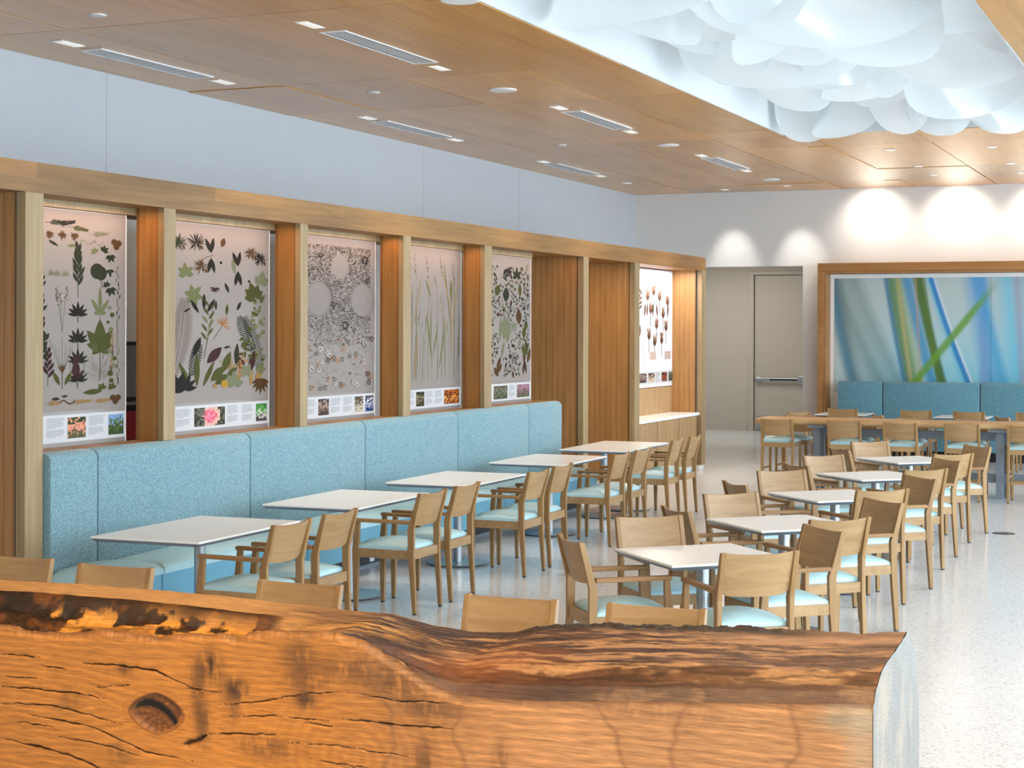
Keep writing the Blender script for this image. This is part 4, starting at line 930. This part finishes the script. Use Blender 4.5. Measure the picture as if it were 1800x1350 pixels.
def make_stool(label, loc, rz, group):
    t = thing('bar_stool', label, 'stool', loc, rz, group); hw = .205
    rk = lambda z: -.185 - max(0, z - .66) * .22
    for sg in (-1, 1):
        xo, xi = sg * hw, sg * (hw - .028); x0, x1 = min(xo, xi), max(xo, xi)
        bm = bmesh.new(); stile(bm, x0, x1, [(-.212, -.242, .010), (-.182, -.222, .58), (-.178, -.222, .66), (rk(.91), -.272, .915)]); bevel(bm, .004)
        lg = finish('leg', bm, M['oak'], t); glide(lg, (xo + xi) / 2, -.227)
        bm = bmesh.new(); hexa(bm, [(x0, .180, .010), (x1, .180, .010), (x1, .208, .010), (x0, .208, .010)], [(x0, .170, .622), (x1, .170, .622), (x1, .212, .622), (x0, .212, .622)])
        bevel(bm, .003); lg = finish('leg', bm, M['oak'], t); glide(lg, (xo + xi) / 2, .194)
        bm = bmesh.new(); box(bm, x0 + .006, -.185, .285, x1 - .006, .172, .31); finish('stretcher', bm, M['oak_y'], t)
    bm = bmesh.new(); box(bm, -.180, .178, .20, .180, .204, .232); finish('footrest', bm, M['oak_x'], t)
    bm = bmesh.new(); box(bm, -.180, -.220, .22, .180, -.200, .245); finish('stretcher', bm, M['oak_x'], t)
    bm = bmesh.new(); z0, z1 = .565, .622
    box(bm, -.178, .176, z0, .178, .2, z1); box(bm, -.178, -.214, z0, .178, -.192, z1)
    for sg in (-1, 1): box(bm, -.2 if sg < 0 else .181, -.184, z0, -.181 if sg < 0 else .2, .172, z1)
    finish('seat_rail', bm, M['oak_x'], t)
    seat_pad(.195, -.182, .208, .620, M['vinyl'], t)
    back_panel('backrest', .180, .715, .912, lambda z: rk(z) - .004, t, .006, .016, .022)
    return t
proto = {}
def put(kind, top, deg, label, group):
    """top: middle of the backrest top on plan; deg: heading the sitter faces (0 = +y, counter-clockwise)"""
    off = .305 if kind == 'armchair' else .255
    a = R(deg); fx, fy = -math.sin(a), math.cos(a); loc = (top[0] + fx * off, top[1] + fy * off, 0)
    if kind not in proto: proto[kind] = (make_armchair if kind == 'armchair' else make_stool)(label, loc, a, group); return proto[kind]
    return dup(proto[kind], loc, a, label, group)
G1 = 'armchairs facing the blue banquette'
for i, (k, x, y, d) in enumerate([('left', -5.13, 8.69, 90), ('right', -5.15, 9.32, 91), ('left', -5.20, 10.76, 90), ('right', -5.21, 11.37, 91), ('left', -5.19, 12.73, 90), ('right', -5.22, 13.35, 91), ('left', -5.21, 14.83, 90), ('right', -5.21, 15.46, 90), ('left', -5.33, 16.95, 92), ('right', -5.34, 17.61, 92)]):
    where = ['nearest table', 'second table', 'third table', 'fourth table', 'joined far tables'][i // 2]
    put('armchair', (x, y), d, 'oak armchair facing the blue banquette, %s of the pair at the %s' % ('nearer' if k == 'left' else 'farther', where), G1)
G2 = 'armchairs around the cornerwise square tables'
tops = {'b': [(-3.29, 9.87, 40), (-3.23, 11.51, 46), (-3.38, 13.57, 42), (-3.44, 15.39, 47), (-3.43, 17.52, 42)], 'a': [(-3.34, 8.65, -52), (-3.27, 10.36, -49), (-3.42, 12.31, -51), (-3.42, 14.25, -48), (-3.48, 16.28, -52)],
        'd': [(-2.23, 8.51, 40), (-2.18, 10.23, 47), (-2.30, 12.24, 44), (-2.31, 14.19, 47), (-2.37, 16.12, 43)], 'c': [(-2.21, 9.67, -47), (-2.15, 11.46, -45), (-2.24, 13.41, -49), (-2.34, 15.38, -49), (-2.32, 17.31, -48)]}
txt = {'b': 'oak armchair facing the camera across the %s cornerwise white table', 'a': 'oak armchair on the left of the %s cornerwise white table, back towards the banquette', 'd': 'oak armchair with its back to the camera at the %s cornerwise white table', 'c': 'oak armchair on the right of the %s cornerwise white table, beside the open floor'}
head = {'b': 180, 'a': 0, 'd': 0, 'c': 180}
for k in 'badc':
    for i, (x, y, e) in enumerate(tops[k]):
        deg = {'b': e + 180, 'd': e, 'a': e, 'c': e + 180}[k]
        fx, fy = -math.sin(R(deg)), math.cos(R(deg)); al = (rights[i][0] - x) * fx + (rights[i][1] - y) * fy
        if al < .775: x -= fx * (.775 - al); y -= fy * (.775 - al)
        put('armchair', (x, y), deg, txt[k] % RO[i], G2)
G3 = 'stools behind the log counter'
for x, y, l in ((-2.07, 6.31, 'first from its right end'), (-2.68, 6.28, 'second from its right end'), (-3.66, 6.27, 'middle one, standing apart from its neighbours'), (-4.69, 6.37, 'second from the left edge of the photo'), (-5.30, 6.43, 'cut off by the left edge of the photo')):
    put('stool', (x, y), 180, 'oak stool behind the log, ' + l, G3)
G4 = 'stools along the long oak table'
for i, x in enumerate((-5.12, -4.27, -3.59, -2.87, -2.16)):
    put('stool', (x, (20.31, 20.23, 20.17, 20.17, 20.20)[i]), 0, 'tall oak stool on the near side of the long table, %s from the left' % ['first', 'second', 'third', 'fourth', 'fifth'][i], G4)
for i, x in enumerate((-5.08, -4.29, -3.64, -2.92, -2.25)):
    put('stool', (x, 21.36), 180, 'tall oak stool on the far side of the long table, %s from the left' % ['first', 'second', 'third', 'fourth', 'fifth'][i], G4)
G5 = 'armchairs in front of the teal banquette'
for i, (x, y, d) in enumerate([(-5.25, 24.78, 0), (-4.17, 24.73, 0), (-3.42, 24.71, 0), (-2.55, 24.70, 0)]):
    put('armchair', (x, y), d, 'oak armchair facing the teal banquette behind the long table, %s from the left' % ['first', 'second', 'third', 'fourth'][i], G5)
for i, (x, y, d) in enumerate([(-5.60, 23.5, 60), (-4.43, 23.2, -62), (-2.79, 23.35, -60)]):
    put('armchair', (x, y), d, 'oak armchair turned sideways between the long table and the teal banquette, %s' % ['leftmost', 'middle one', 'rightmost'][i], G5)

# ------------------------------------------------------------------ long live-edge table
def long_table():
    o = (-2.4, 20.83, 0)
    t = thing('communal_table', 'long counter-height oak table with live edge and grey steel trestle', 'table', o)
    n = 90; P = np.zeros((n, 10, 3)); r = np.random.RandomState(4)
    for i in range(n):
        x = -3.05 + 5.6 * i / (n - 1); wob = .02 * math.sin(i * .33) + .012 * math.sin(i * .9 + 1) + r.uniform(-.004, .004)
        if i < 5: wob -= .03 * (5 - i) / 5
        yf = -.30 - wob; yb = .33 + .02 * math.sin(i * .27 + 2)
        prof = [(yf + .05, .835), (yf + .02, .842), (yf, .862), (yf + .004, .885), (yf + .012, .905), (yb, .905), (yb + .012, .88), (yb - .02, .84), (yb - .05, .835), (yf + .05, .835)]
        for j, (y, z) in enumerate(prof): P[i, j] = (x, y + (.004 * r.randn() if j in (1, 2, 3) else 0), z + (.003 * r.randn() if j in (1, 2) else 0))
    top = grid_mesh('tabletop', P, None, M['slab_oak'], t, False)
    bm = bmesh.new()
    for k in (0, n - 1): bm.faces.new([bm.verts.new(P[k, j]) for j in range(9)])
    finish('end_grain', bm, M['slab_oak'], top)
    for x in (-2.30, -0.1, 2.3):
        quick('trestle_leg', [(x - .04, -.19, .0, x + .04, -.11, .835), (x - .04, .08, .0, x + .04, .16, .835), (x - .04, -.11, .18, x + .04, .08, .28), (x - .10, -.24, .80, x + .10, .26, .835)], M['grey_metal'], t)
    quick('apron_beam', [(-2.26, -.03, .69, 2.3, .03, .79)], M['grey_metal'], t)
    quick('foot_rail', [(-2.26, -.10, .19, -.14, -.05, .30), (-.06, -.10, .19, 2.26, -.05, .30)], M['grey_metal'], t)
long_table()

# ------------------------------------------------------------------ floor drain
d = thing('floor_drain', 'small round dark drain cover in the open terrazzo on the right', 'drain', (-2.04, 17.2, 0))
bm = bmesh.new(); lathe(bm, [(.11, 0), (.11, .003), (.10, .004)]); finish('cover', bm, M['charcoal'], d)
bm = bmesh.new()
for k in range(8): a = k * math.pi / 4; box(bm, .06 * math.cos(a) - .02, .06 * math.sin(a) - .005, .004, .06 * math.cos(a) + .02, .06 * math.sin(a) + .005, .006)
finish('slots', bm, M['steel'], d)
#@@SPLIT3
# ------------------------------------------------------------------ sawn trunk used as a counter in the foreground
def vnoise(x, y, seed):
    rs = np.random.RandomState(seed); T = rs.rand(256, 256)
    xi = np.floor(x).astype(int); yi = np.floor(y).astype(int); fx = x - xi; fy = y - yi
    fx = fx * fx * (3 - 2 * fx); fy = fy * fy * (3 - 2 * fy); g = lambda a, b: T[a % 256, b % 256]
    return (g(xi, yi) * (1 - fx) + g(xi + 1, yi) * fx) * (1 - fy) + (g(xi, yi + 1) * (1 - fx) + g(xi + 1, yi + 1) * fx) * fy
def fbm(x, y, seed, o=4):
    s = 0; a = .5; t = 0
    for k in range(o): s = s + a * vnoise(x * 2 ** k + 17 * k, y * 2 ** k + 31 * k, seed + k); t += a; a *= .5
    return s / t
def mixc(C, col, m): m = np.clip(m, 0, 1)[..., None]; return C * (1 - m) + np.array(col)[None, None] * m
def sm(x, a, b): t = np.clip((x - a) / (b - a), 0, 1); return t * t * (3 - 2 * t)
def log():
    t = thing('log_counter', 'massive sawn tree trunk with live edge and charred hollow across the foreground', 'log', (0, 0, 0))
    nx = 1150; xs = np.linspace(-4.75, -.87, nx)
    FB = [(-4.8, 1.0), (-3.783, 1.01), (-3.664, .994), (-3.434, 1.007), (-3.378, 1.024), (-3.233, 1.016), (-3.156, 1.013), (-3.048, 1.035), (-2.942, 1.038), (-2.858, 1.035), (-2.785, 1.063), (-2.622, 1.072), (-2.503, 1.075), (-2.404, 1.055), (-2.289, 1.0), (-2.193, .945), (-2.1, .918), (-1.917, .918), (-1.567, .946), (-1.317, .965), (-1.077, .984), (-.869, 1.003)]
    BK = [(-4.8, 1.06), (-4.204, 1.063), (-3.816, 1.07), (-3.447, 1.069), (-3.211, 1.064), (-2.936, 1.057), (-2.759, 1.051), (-2.565, 1.049), (-2.417, 1.022), (-2.272, 1.01), (-2.131, 1.018), (-2.071, 1.034), (-2.012, 1.047), (-1.933, 1.056), (-1.837, 1.063), (-1.648, 1.072), (-1.373, 1.083), (-1.11, 1.092), (-.87, 1.108)]
    fb = np.interp(xs, *zip(*FB)); bk = np.interp(xs, *zip(*BK))
    fb = fb + (.012 * (fbm(xs * 22, xs * 0, 5) - .5) + .008 * (fbm(xs * 70, xs * 0, 9) - .5)) * np.where(xs < -2.3, 1, .25)
    bk = bk + .006 * (fbm(xs * 9, xs * 0, 19) - .5)
    # front face
    nz = 230; tz = np.concatenate([[0.0], np.linspace(.42, 1, nz - 1)])
    Zf = fb[:, None] * tz[None]; Xf = np.repeat(xs[:, None], nz, 1)
    x, z = Xf, Zf
    kx, kz = -3.155, .768
    d = np.sqrt(((x - kx) / 1.7) ** 2 + (z - kz) ** 2)
    warp = .070 * np.exp(-(d / .15) ** 2) * np.sign(z - kz) + .06 * (fbm(x * 1.6, z * 3.2, 31) - .5) + .10 * np.exp(-(((x + 2.55) / .28) ** 2)) * (z - .75) + .018 * (fbm(x * 7, z * 9, 41) - .5)
    gr = (.5 + .5 * np.sin(2 * np.pi * 44 * (z + warp + .03 * np.sin(x * 1.1)))) ** 1.6
    fine = fbm(x * 16, (z + warp) * 160, 51, 3)
    lf = sm(x, -2.7, -1.6)
    C = np.array(srgb(174, 114, 52))[None, None] * (1 - lf[..., None]) + np.array(srgb(184, 132, 86))[None, None] * lf[..., None]  # heartwood tone, with some of the warm light on the left put in
    C = C * (.80 + .24 * gr[..., None]) * (.82 + .36 * fine[..., None]) * (.88 + .26 * fbm(x * 3, z * 5, 61)[..., None])
    # heart figure rings round the bulge
    dd = np.sqrt(((x + 2.45) / 1.15) ** 2 + ((z - .70) * 1.0) ** 2); rg = .5 + .5 * np.sin(2 * np.pi * dd * 30 + 4 * fbm(x * 5, z * 5, 71))
    C = mixc(C, srgb(120, 70, 30), .34 * rg * np.exp(-(dd / .30) ** 4))
    # warm yellow zone to the right of the knot, dark streaky stains
    C = mixc(C, srgb(200, 128, 50), .4 * np.exp(-(((x + 2.9) / .5) ** 2 + ((z - .72) / .2) ** 2)))
    def stain(cx, cz, sx, sz, a, col=(44, 32, 26)):
        nonlocal C
        st = fbm(x * 60, z * 24, 81 + int(abs(cx) * 50)) * 1.1 + .25
        C = mixc(C, srgb(*col), a * np.exp(-((((x - cx) / sx) ** 2 + ((z - cz) / sz) ** 2) ** 1.3)) * np.clip((st - .45) * 3, 0, 1))
    for s in ((-2.95, .935, .05, .05, .95), (-3.0, .87, .03, .10, .6), (-2.86, .87, .05, .04, .9), (-2.87, .80, .03, .04, .5), (-2.63, .99, .06, .06, .6), (-2.61, .86, .04, .03, .85), (-2.60, .92, .08, .04, .5), (-2.98, .76, .03, .08, .7), (-2.42, .97, .16, .05, .6), (-2.30, .93, .10, .05, .6), (-2.16, .87, .10, .04, .5), (-2.22, .87, .08, .03, .4), (-2.2, .70, .04, .09, .6), (-1.95, .72, .03, .10, .45), (-3.5, .78, .05, .05, .35), (-3.28, .90, .03, .02, .7), (-3.3, .62, .05, .04, .4), (-2.75, .70, .10, .04, .55), (-1.7, .93, .5, .03, .35)): stain(*s)
    for cx in (-2.35, -2.05, -1.62, -1.38, -1.12):
        pth = cx + .05 * np.sin(z * 13 + cx * 9) + .03 * (fbm(z * 20, x * 0, 91) - .5)
        C = mixc(C, srgb(124, 84, 54), .6 * np.exp(-((x - pth) / .009) ** 2) * sm(z, .6, .7)); C = mixc(C, srgb(150, 106, 70), .22 * sm(x - pth, 0, .004) * sm(pth + .12 - x, 0, .1))
    C = mixc(C, srgb(140, 138, 118), .65 * sm(x, -1.06, -.96) * sm(z, .90, .95) * (.6 + .5 * fbm(x * 30, z * 60, 95))); C = mixc(C, srgb(178, 160, 134), .5 * sm(x, -.98, -.90) * sm(z, .75, .86))
    C = mixc(C, srgb(96, 60, 34), .55 * sm(z - (fb[:, None] - .025), 0, .025))
    # knot
    kd = (np.abs((x - kx) / .100) ** 1.45 + np.abs((z - kz) / .064) ** 1.8) ** .6; ka = np.arctan2(z - kz, x - kx)
    C = mixc(C, srgb(120, 70, 30), .8 * sm(1.35 - kd, 0, .3) * (.5 + .5 * np.sin(kd * 26)))
    C = mixc(C, srgb(98, 58, 28), sm(1.0 - kd, 0, .10) * (.8 + .2 * np.sin(ka * 14)))
    cr = sm(.95 - kd, 0, .1) * np.exp(-((z - kz - .025 + .35 * (x - kx) + .6 * (x - kx) ** 2 * 8) / .013) ** 2); C = mixc(C, srgb(10, 7, 5), cr * 1.6); C = mixc(C, srgb(24, 14, 9), .85 * np.exp(-((kd - .98) / .05) ** 2) * sm(z - kz, -.01, .02))
    for a0 in (.3, 1.2, 2.4, 3.6, 4.4, 5.3): C = mixc(C, srgb(30, 18, 10), .8 * np.exp(-(np.sin(ka - a0) / .06) ** 2) * (np.cos(ka - a0) > 0) * sm(.75 - kd, 0, .2))
    depth = -.010 * sm(1.0 - kd, 0, .25)
    def crack(pts, wd, a=1.0):
        nonlocal C, depth
        px = [p[0] for p in pts]; pz = np.interp(xs, px, [p[1] for p in pts])[:, None] + .010 * (fbm(xs[:, None] * 34, xs[:, None] * 0 + pts[0][1] * 31, 7, 5) - .5)
        inn = ((xs >= px[0]) & (xs <= px[-1]))[:, None]; tp = np.clip(np.minimum(xs - px[0], px[-1] - xs) / (.25 * (px[-1] - px[0])), 0, 1)[:, None]
        wl = wd * .85 * tp * (.05 + 1.7 * np.clip(fbm(xs[:, None] * 30, xs[:, None] * 0 + pts[0][1] * 17, 12) - .12, 0, 1)); m = inn * np.exp(-((z - pz) / np.maximum(wl, 1e-4)) ** 2); C = mixc(C, srgb(20, 14, 10), a * m); depth = depth - .012 * m
    for pts, wd in (([(-3.80, .91), (-3.60, .908)], .003), ([(-3.46, .905), (-3.30, .91), (-3.16, .905), (-2.98, .85)], .0045), ([(-3.62, .885), (-3.5, .88)], .002), ([(-3.8, .80), (-3.5, .805), (-3.32, .795)], .0035), ([(-3.78, .835), (-3.6, .84)], .002),
                    ([(-3.8, .745), (-3.55, .755), (-3.4, .735), (-3.28, .72)], .003), ([(-3.78, .63), (-3.5, .60), (-3.3, .55)], .0045), ([(-3.75, .69), (-3.55, .685)], .002), ([(-3.7, .72), (-3.4, .70), (-3.2, .64), (-3.0, .625)], .003), ([(-3.6, .66), (-3.35, .645), (-3.2, .62)], .002),
                    ([(-3.06, .678), (-3.0, .70), (-2.96, .72)], .011), ([(-2.97, .72), (-2.82, .735), (-2.70, .745)], .003), ([(-2.95, .81), (-2.8, .835), (-2.6, .88), (-2.45, .90)], .0022), ([(-2.9, .78), (-2.72, .80), (-2.5, .80)], .002), ([(-2.48, .815), (-2.3, .812), (-2.1, .82)], .0045), ([(-2.62, .79), (-2.5, .785)], .002),
                    ([(-2.45, .90), (-2.3, .885), (-2.1, .895)], .002), ([(-2.98, .60), (-2.7, .63), (-2.5, .64)], .0025), ([(-2.6, .68), (-2.35, .67)], .002), ([(-3.05, .86), (-2.9, .855)], .0022), ([(-3.4, .83), (-3.25, .85)], .002), ([(-2.7, .72), (-2.5, .73), (-2.2, .72)], .002)): crack(pts, wd)
    Yf = 4.5 - depth - .004 * (fbm(x * 6, z * 8, 99) - .5) + .012 * sm(z - (fb[:, None] - .03), 0, .03)
    P = np.stack([x, Yf, z], -1)
    grid_mesh('sawn_face', P, C, M['log'], t, True, True)
    # live edge and upper surface
    nv = 130; v = np.linspace(0, 1, nv)[None]; X2 = np.repeat(xs[:, None], nv, 1)
    left = 1 - sm(xs, -2.95, -2.45)[:, None]
    y = 4.51 + v * .50
    zr = fb[:, None] + (bk - fb)[:, None] * np.clip(.30 * sm(v, 0, .05) + .28 * sm(v, .05, .25) + .42 * v, 0, 1)
    cav = sm(v, .0, .12) * (1 - sm(v, .42, .56))
    zl = fb[:, None] + (bk - fb)[:, None] * sm(v, .05, .58) - .055 * cav * (.6 + .8 * fbm(X2 * 6, v * 4, 105))
    Z2 = zr * (1 - left) + zl * left
    Z2 = Z2 + sm(v, .86, .97) * sm(X2, -2.12, -2.02) * (1 - sm(X2, -1.3, -1.0) * .7) * (.012 * fbm(X2 * 60, v * 30, 113, 4) + .012 * fbm(X2 * 14, v * 3, 114, 2) - .004)
    n1 = fbm(X2 * 16, v * 14, 111, 5); n2 = fbm(X2 * 5, v * 12, 121, 5); n3 = fbm(X2 * 50, v * 26, 131, 3)
    edge = np.sin(np.pi * np.clip(v, 0, 1)) ** .5
    Z2 = Z2 + edge * (((fbm(X2 * 26, v * 44, 115, 4) - .5) * .006 + (fbm(X2 * 3, v * 5, 117, 3) - .5) * .010) * (1 - left) + (n1 - .5) * .022 * left * cav)
    ww = .5 * (fbm(X2 * 5, v * 5, 143) - .5); streak = fbm(X2 * 4.5 + ww * 4, v * 15 + 5 * ww, 141, 6); st2 = fbm(X2 * 12 + 3 * ww, v * 38 + 6 * ww, 151, 5); n4 = fbm(X2 * 90, v * 110, 155, 3)
    Cr = np.array(srgb(84, 54, 37))[None, None] * np.ones(X2.shape + (1,)) * (.55 + .9 * n3[..., None])
    Cr = Cr * (.7 + .6 * n4[..., None]); Cr = mixc(Cr, srgb(186, 142, 98), np.clip((streak - .485) * 8, 0, 1) * .85 * (.55 + .7 * n4)); Cr = mixc(Cr, srgb(40, 25, 20), np.clip((.51 - st2) * 7, 0, 1) * .85); Cr = mixc(Cr, srgb(62, 38, 28), (1 - sm(v, .0, .16)) * (.5 + .5 * n4) * sm(X2, -2.25, -1.9))
    tan = sm(X2, -1.62, -1.2) * sm(v, .68, .85) + sm(X2, -1.9, -1.0) * .25; Cr = mixc(Cr, srgb(184, 142, 104), tan * .8 * (.6 + .5 * streak))
    bark = sm(v, .86, .93) * sm(X2, -2.12, -2.02) * (1 - sm(X2, -1.3, -1.0) * .6); Cr = mixc(Cr, srgb(52, 46, 42), bark * .95)
    Cr = mixc(Cr, srgb(170, 104, 62), .55 * np.exp(-(((X2 + 2.05) / .2) ** 2 + ((v - .28) / .2) ** 2)))
    Cl = np.array(srgb(196, 146, 88))[None, None] * (.70 + .45 * fbm(X2 * 8, v * 90, 161, 4)[..., None])
    char = np.clip(sm(v, .05, .20) * (1 - sm(v, .50, .60)) * 1.9 - .1 + (n2 - .5) * 1.3, 0, 1) * sm(-X2, 2.75, 3.0); Cl = mixc(Cl, srgb(48, 29, 15), sm(char, .25, .6)); Cl = mixc(Cl, srgb(104, 60, 24), .8 * sm(char, .3, .6) * np.clip((fbm(X2 * 18, v * 12, 221, 5) - .52) * 8, 0, 1)); Cl = mixc(Cl, srgb(22, 14, 9), .8 * sm(char, .3, .6) * np.clip((.46 - fbm(X2 * 12, v * 9, 231, 4)) * 9, 0, 1)); spots = sm(fbm(X2 * 11, v * 7, 211, 5) + .20 * np.exp(-((X2 + 3.2) / .34) ** 2) - .30 * (v - .28) - .10 * sm(-X2, 3.5, 3.8), .53, .60) * cav; Cl = mixc(Cl, srgb(206, 142, 62), spots * (.35 + .65 * sm(n2, .35, .6))); Cl = mixc(Cl, srgb(120, 70, 30), .6 * spots * (1 - sm(np.abs(n2 - .5), .0, .05)))
    Cl = mixc(Cl, srgb(186, 118, 50), .7 * np.exp(-((v - .05) / .05) ** 2) * sm(n3, .4, .6))
    brown = np.exp(-(((X2 + 2.72) / .22) ** 2 + ((v - .78) / .28) ** 2)); Cl = mixc(Cl, srgb(92, 54, 30), brown * np.clip((streak - .3) * 3, 0, 1))
    mid = np.exp(-(((X2 + 2.32) / .2) ** 2)) * sm(n2, .40, .55); C2 = Cr * (1 - left[..., None]) + Cl * left[..., None]; C2 = mixc(C2, srgb(46, 32, 28), mid * .8)
    C2 = mixc(C2, srgb(206, 150, 76), .6 * np.exp(-(((X2 + 2.5) / .16) ** 2 + ((v - .55) / .2) ** 2)) * sm(st2, .45, .6))
    P2 = np.stack([X2, np.broadcast_to(y, X2.shape), Z2], -1); P2[:, 0, :] = P[:, -1, :]
    grid_mesh('live_edge', P2, C2, M['log'], t, True, True)
    # back
    nb = 12; w = np.linspace(0, 1, nb); P3 = np.zeros((nx, nb, 3)); yy = np.array([5.01, 5.06, 5.12, 5.17, 5.20, 5.215, 5.22, 5.22, 5.22, 5.22, 5.22, 5.22]); dz = np.array([0, .025, .06, .11, .17, .24, .35, .5, .65, .8, .9, 1.2])
    P3[..., 0] = xs[:, None]; P3[..., 1] = yy[None]; P3[..., 2] = np.maximum(bk[:, None] - dz[None], 0); P3[:, 0, :] = P2[:, -1, :]
    C3 = np.array(srgb(60, 48, 40))[None, None] * (.6 + .8 * fbm(P3[..., 0] * 20, P3[..., 2] * 20, 171)[..., None]); grid_mesh('bark', P3, C3, M['log'], t, True, True)
    # pale end grain
    prof = [(4.498, P[-1, -1, 2] - .002)] + [(P2[-1, k, 1], P2[-1, k, 2]) for k in range(1, nv, 3)] + [(P3[-1, k, 1], P3[-1, k, 2]) for k in range(0, 7)]
    ny, nz2 = 110, 90; ys = np.linspace(4.498, 5.22, ny); zt = np.interp(ys, [p[0] for p in prof], [p[1] for p in prof]); s = np.linspace(0, 1, nz2)
    Y4 = np.repeat(ys[:, None], nz2, 1); Z4 = zt[:, None] * s[None]; X4 = np.full_like(Y4, -.868) + .010 * (fbm(Y4 * 8, Z4 * 5, 181) - .5) * np.sin(np.pi * np.clip((Y4 - 4.498) / .722, 0, 1))
    C4 = np.array(srgb(122, 117, 108))[None, None] * (.78 + .36 * fbm(Y4 * 50, Z4 * 5, 191, 4)[..., None]); C4 = mixc(C4, srgb(176, 150, 120), .5 * np.clip((fbm(Y4 * 7, Z4 * 4, 195) - .52) * 6, 0, 1))
    for a, b, c in ((4.95, .62, .9), (5.05, .78, -.9), (4.8, .70, 1.2)): C4 = mixc(C4, srgb(70, 62, 54), np.exp(-((Y4 - a - c * .3 * (Z4 - b) - .03 * (fbm(Z4 * 14, Y4 * 0, 199) - .5)) / .005) ** 2) * np.exp(-((Z4 - b) / .07) ** 2))
    grid_mesh('end_grain', np.stack([X4, Y4, Z4], -1), C4, M['log'], t, True, False)
log()
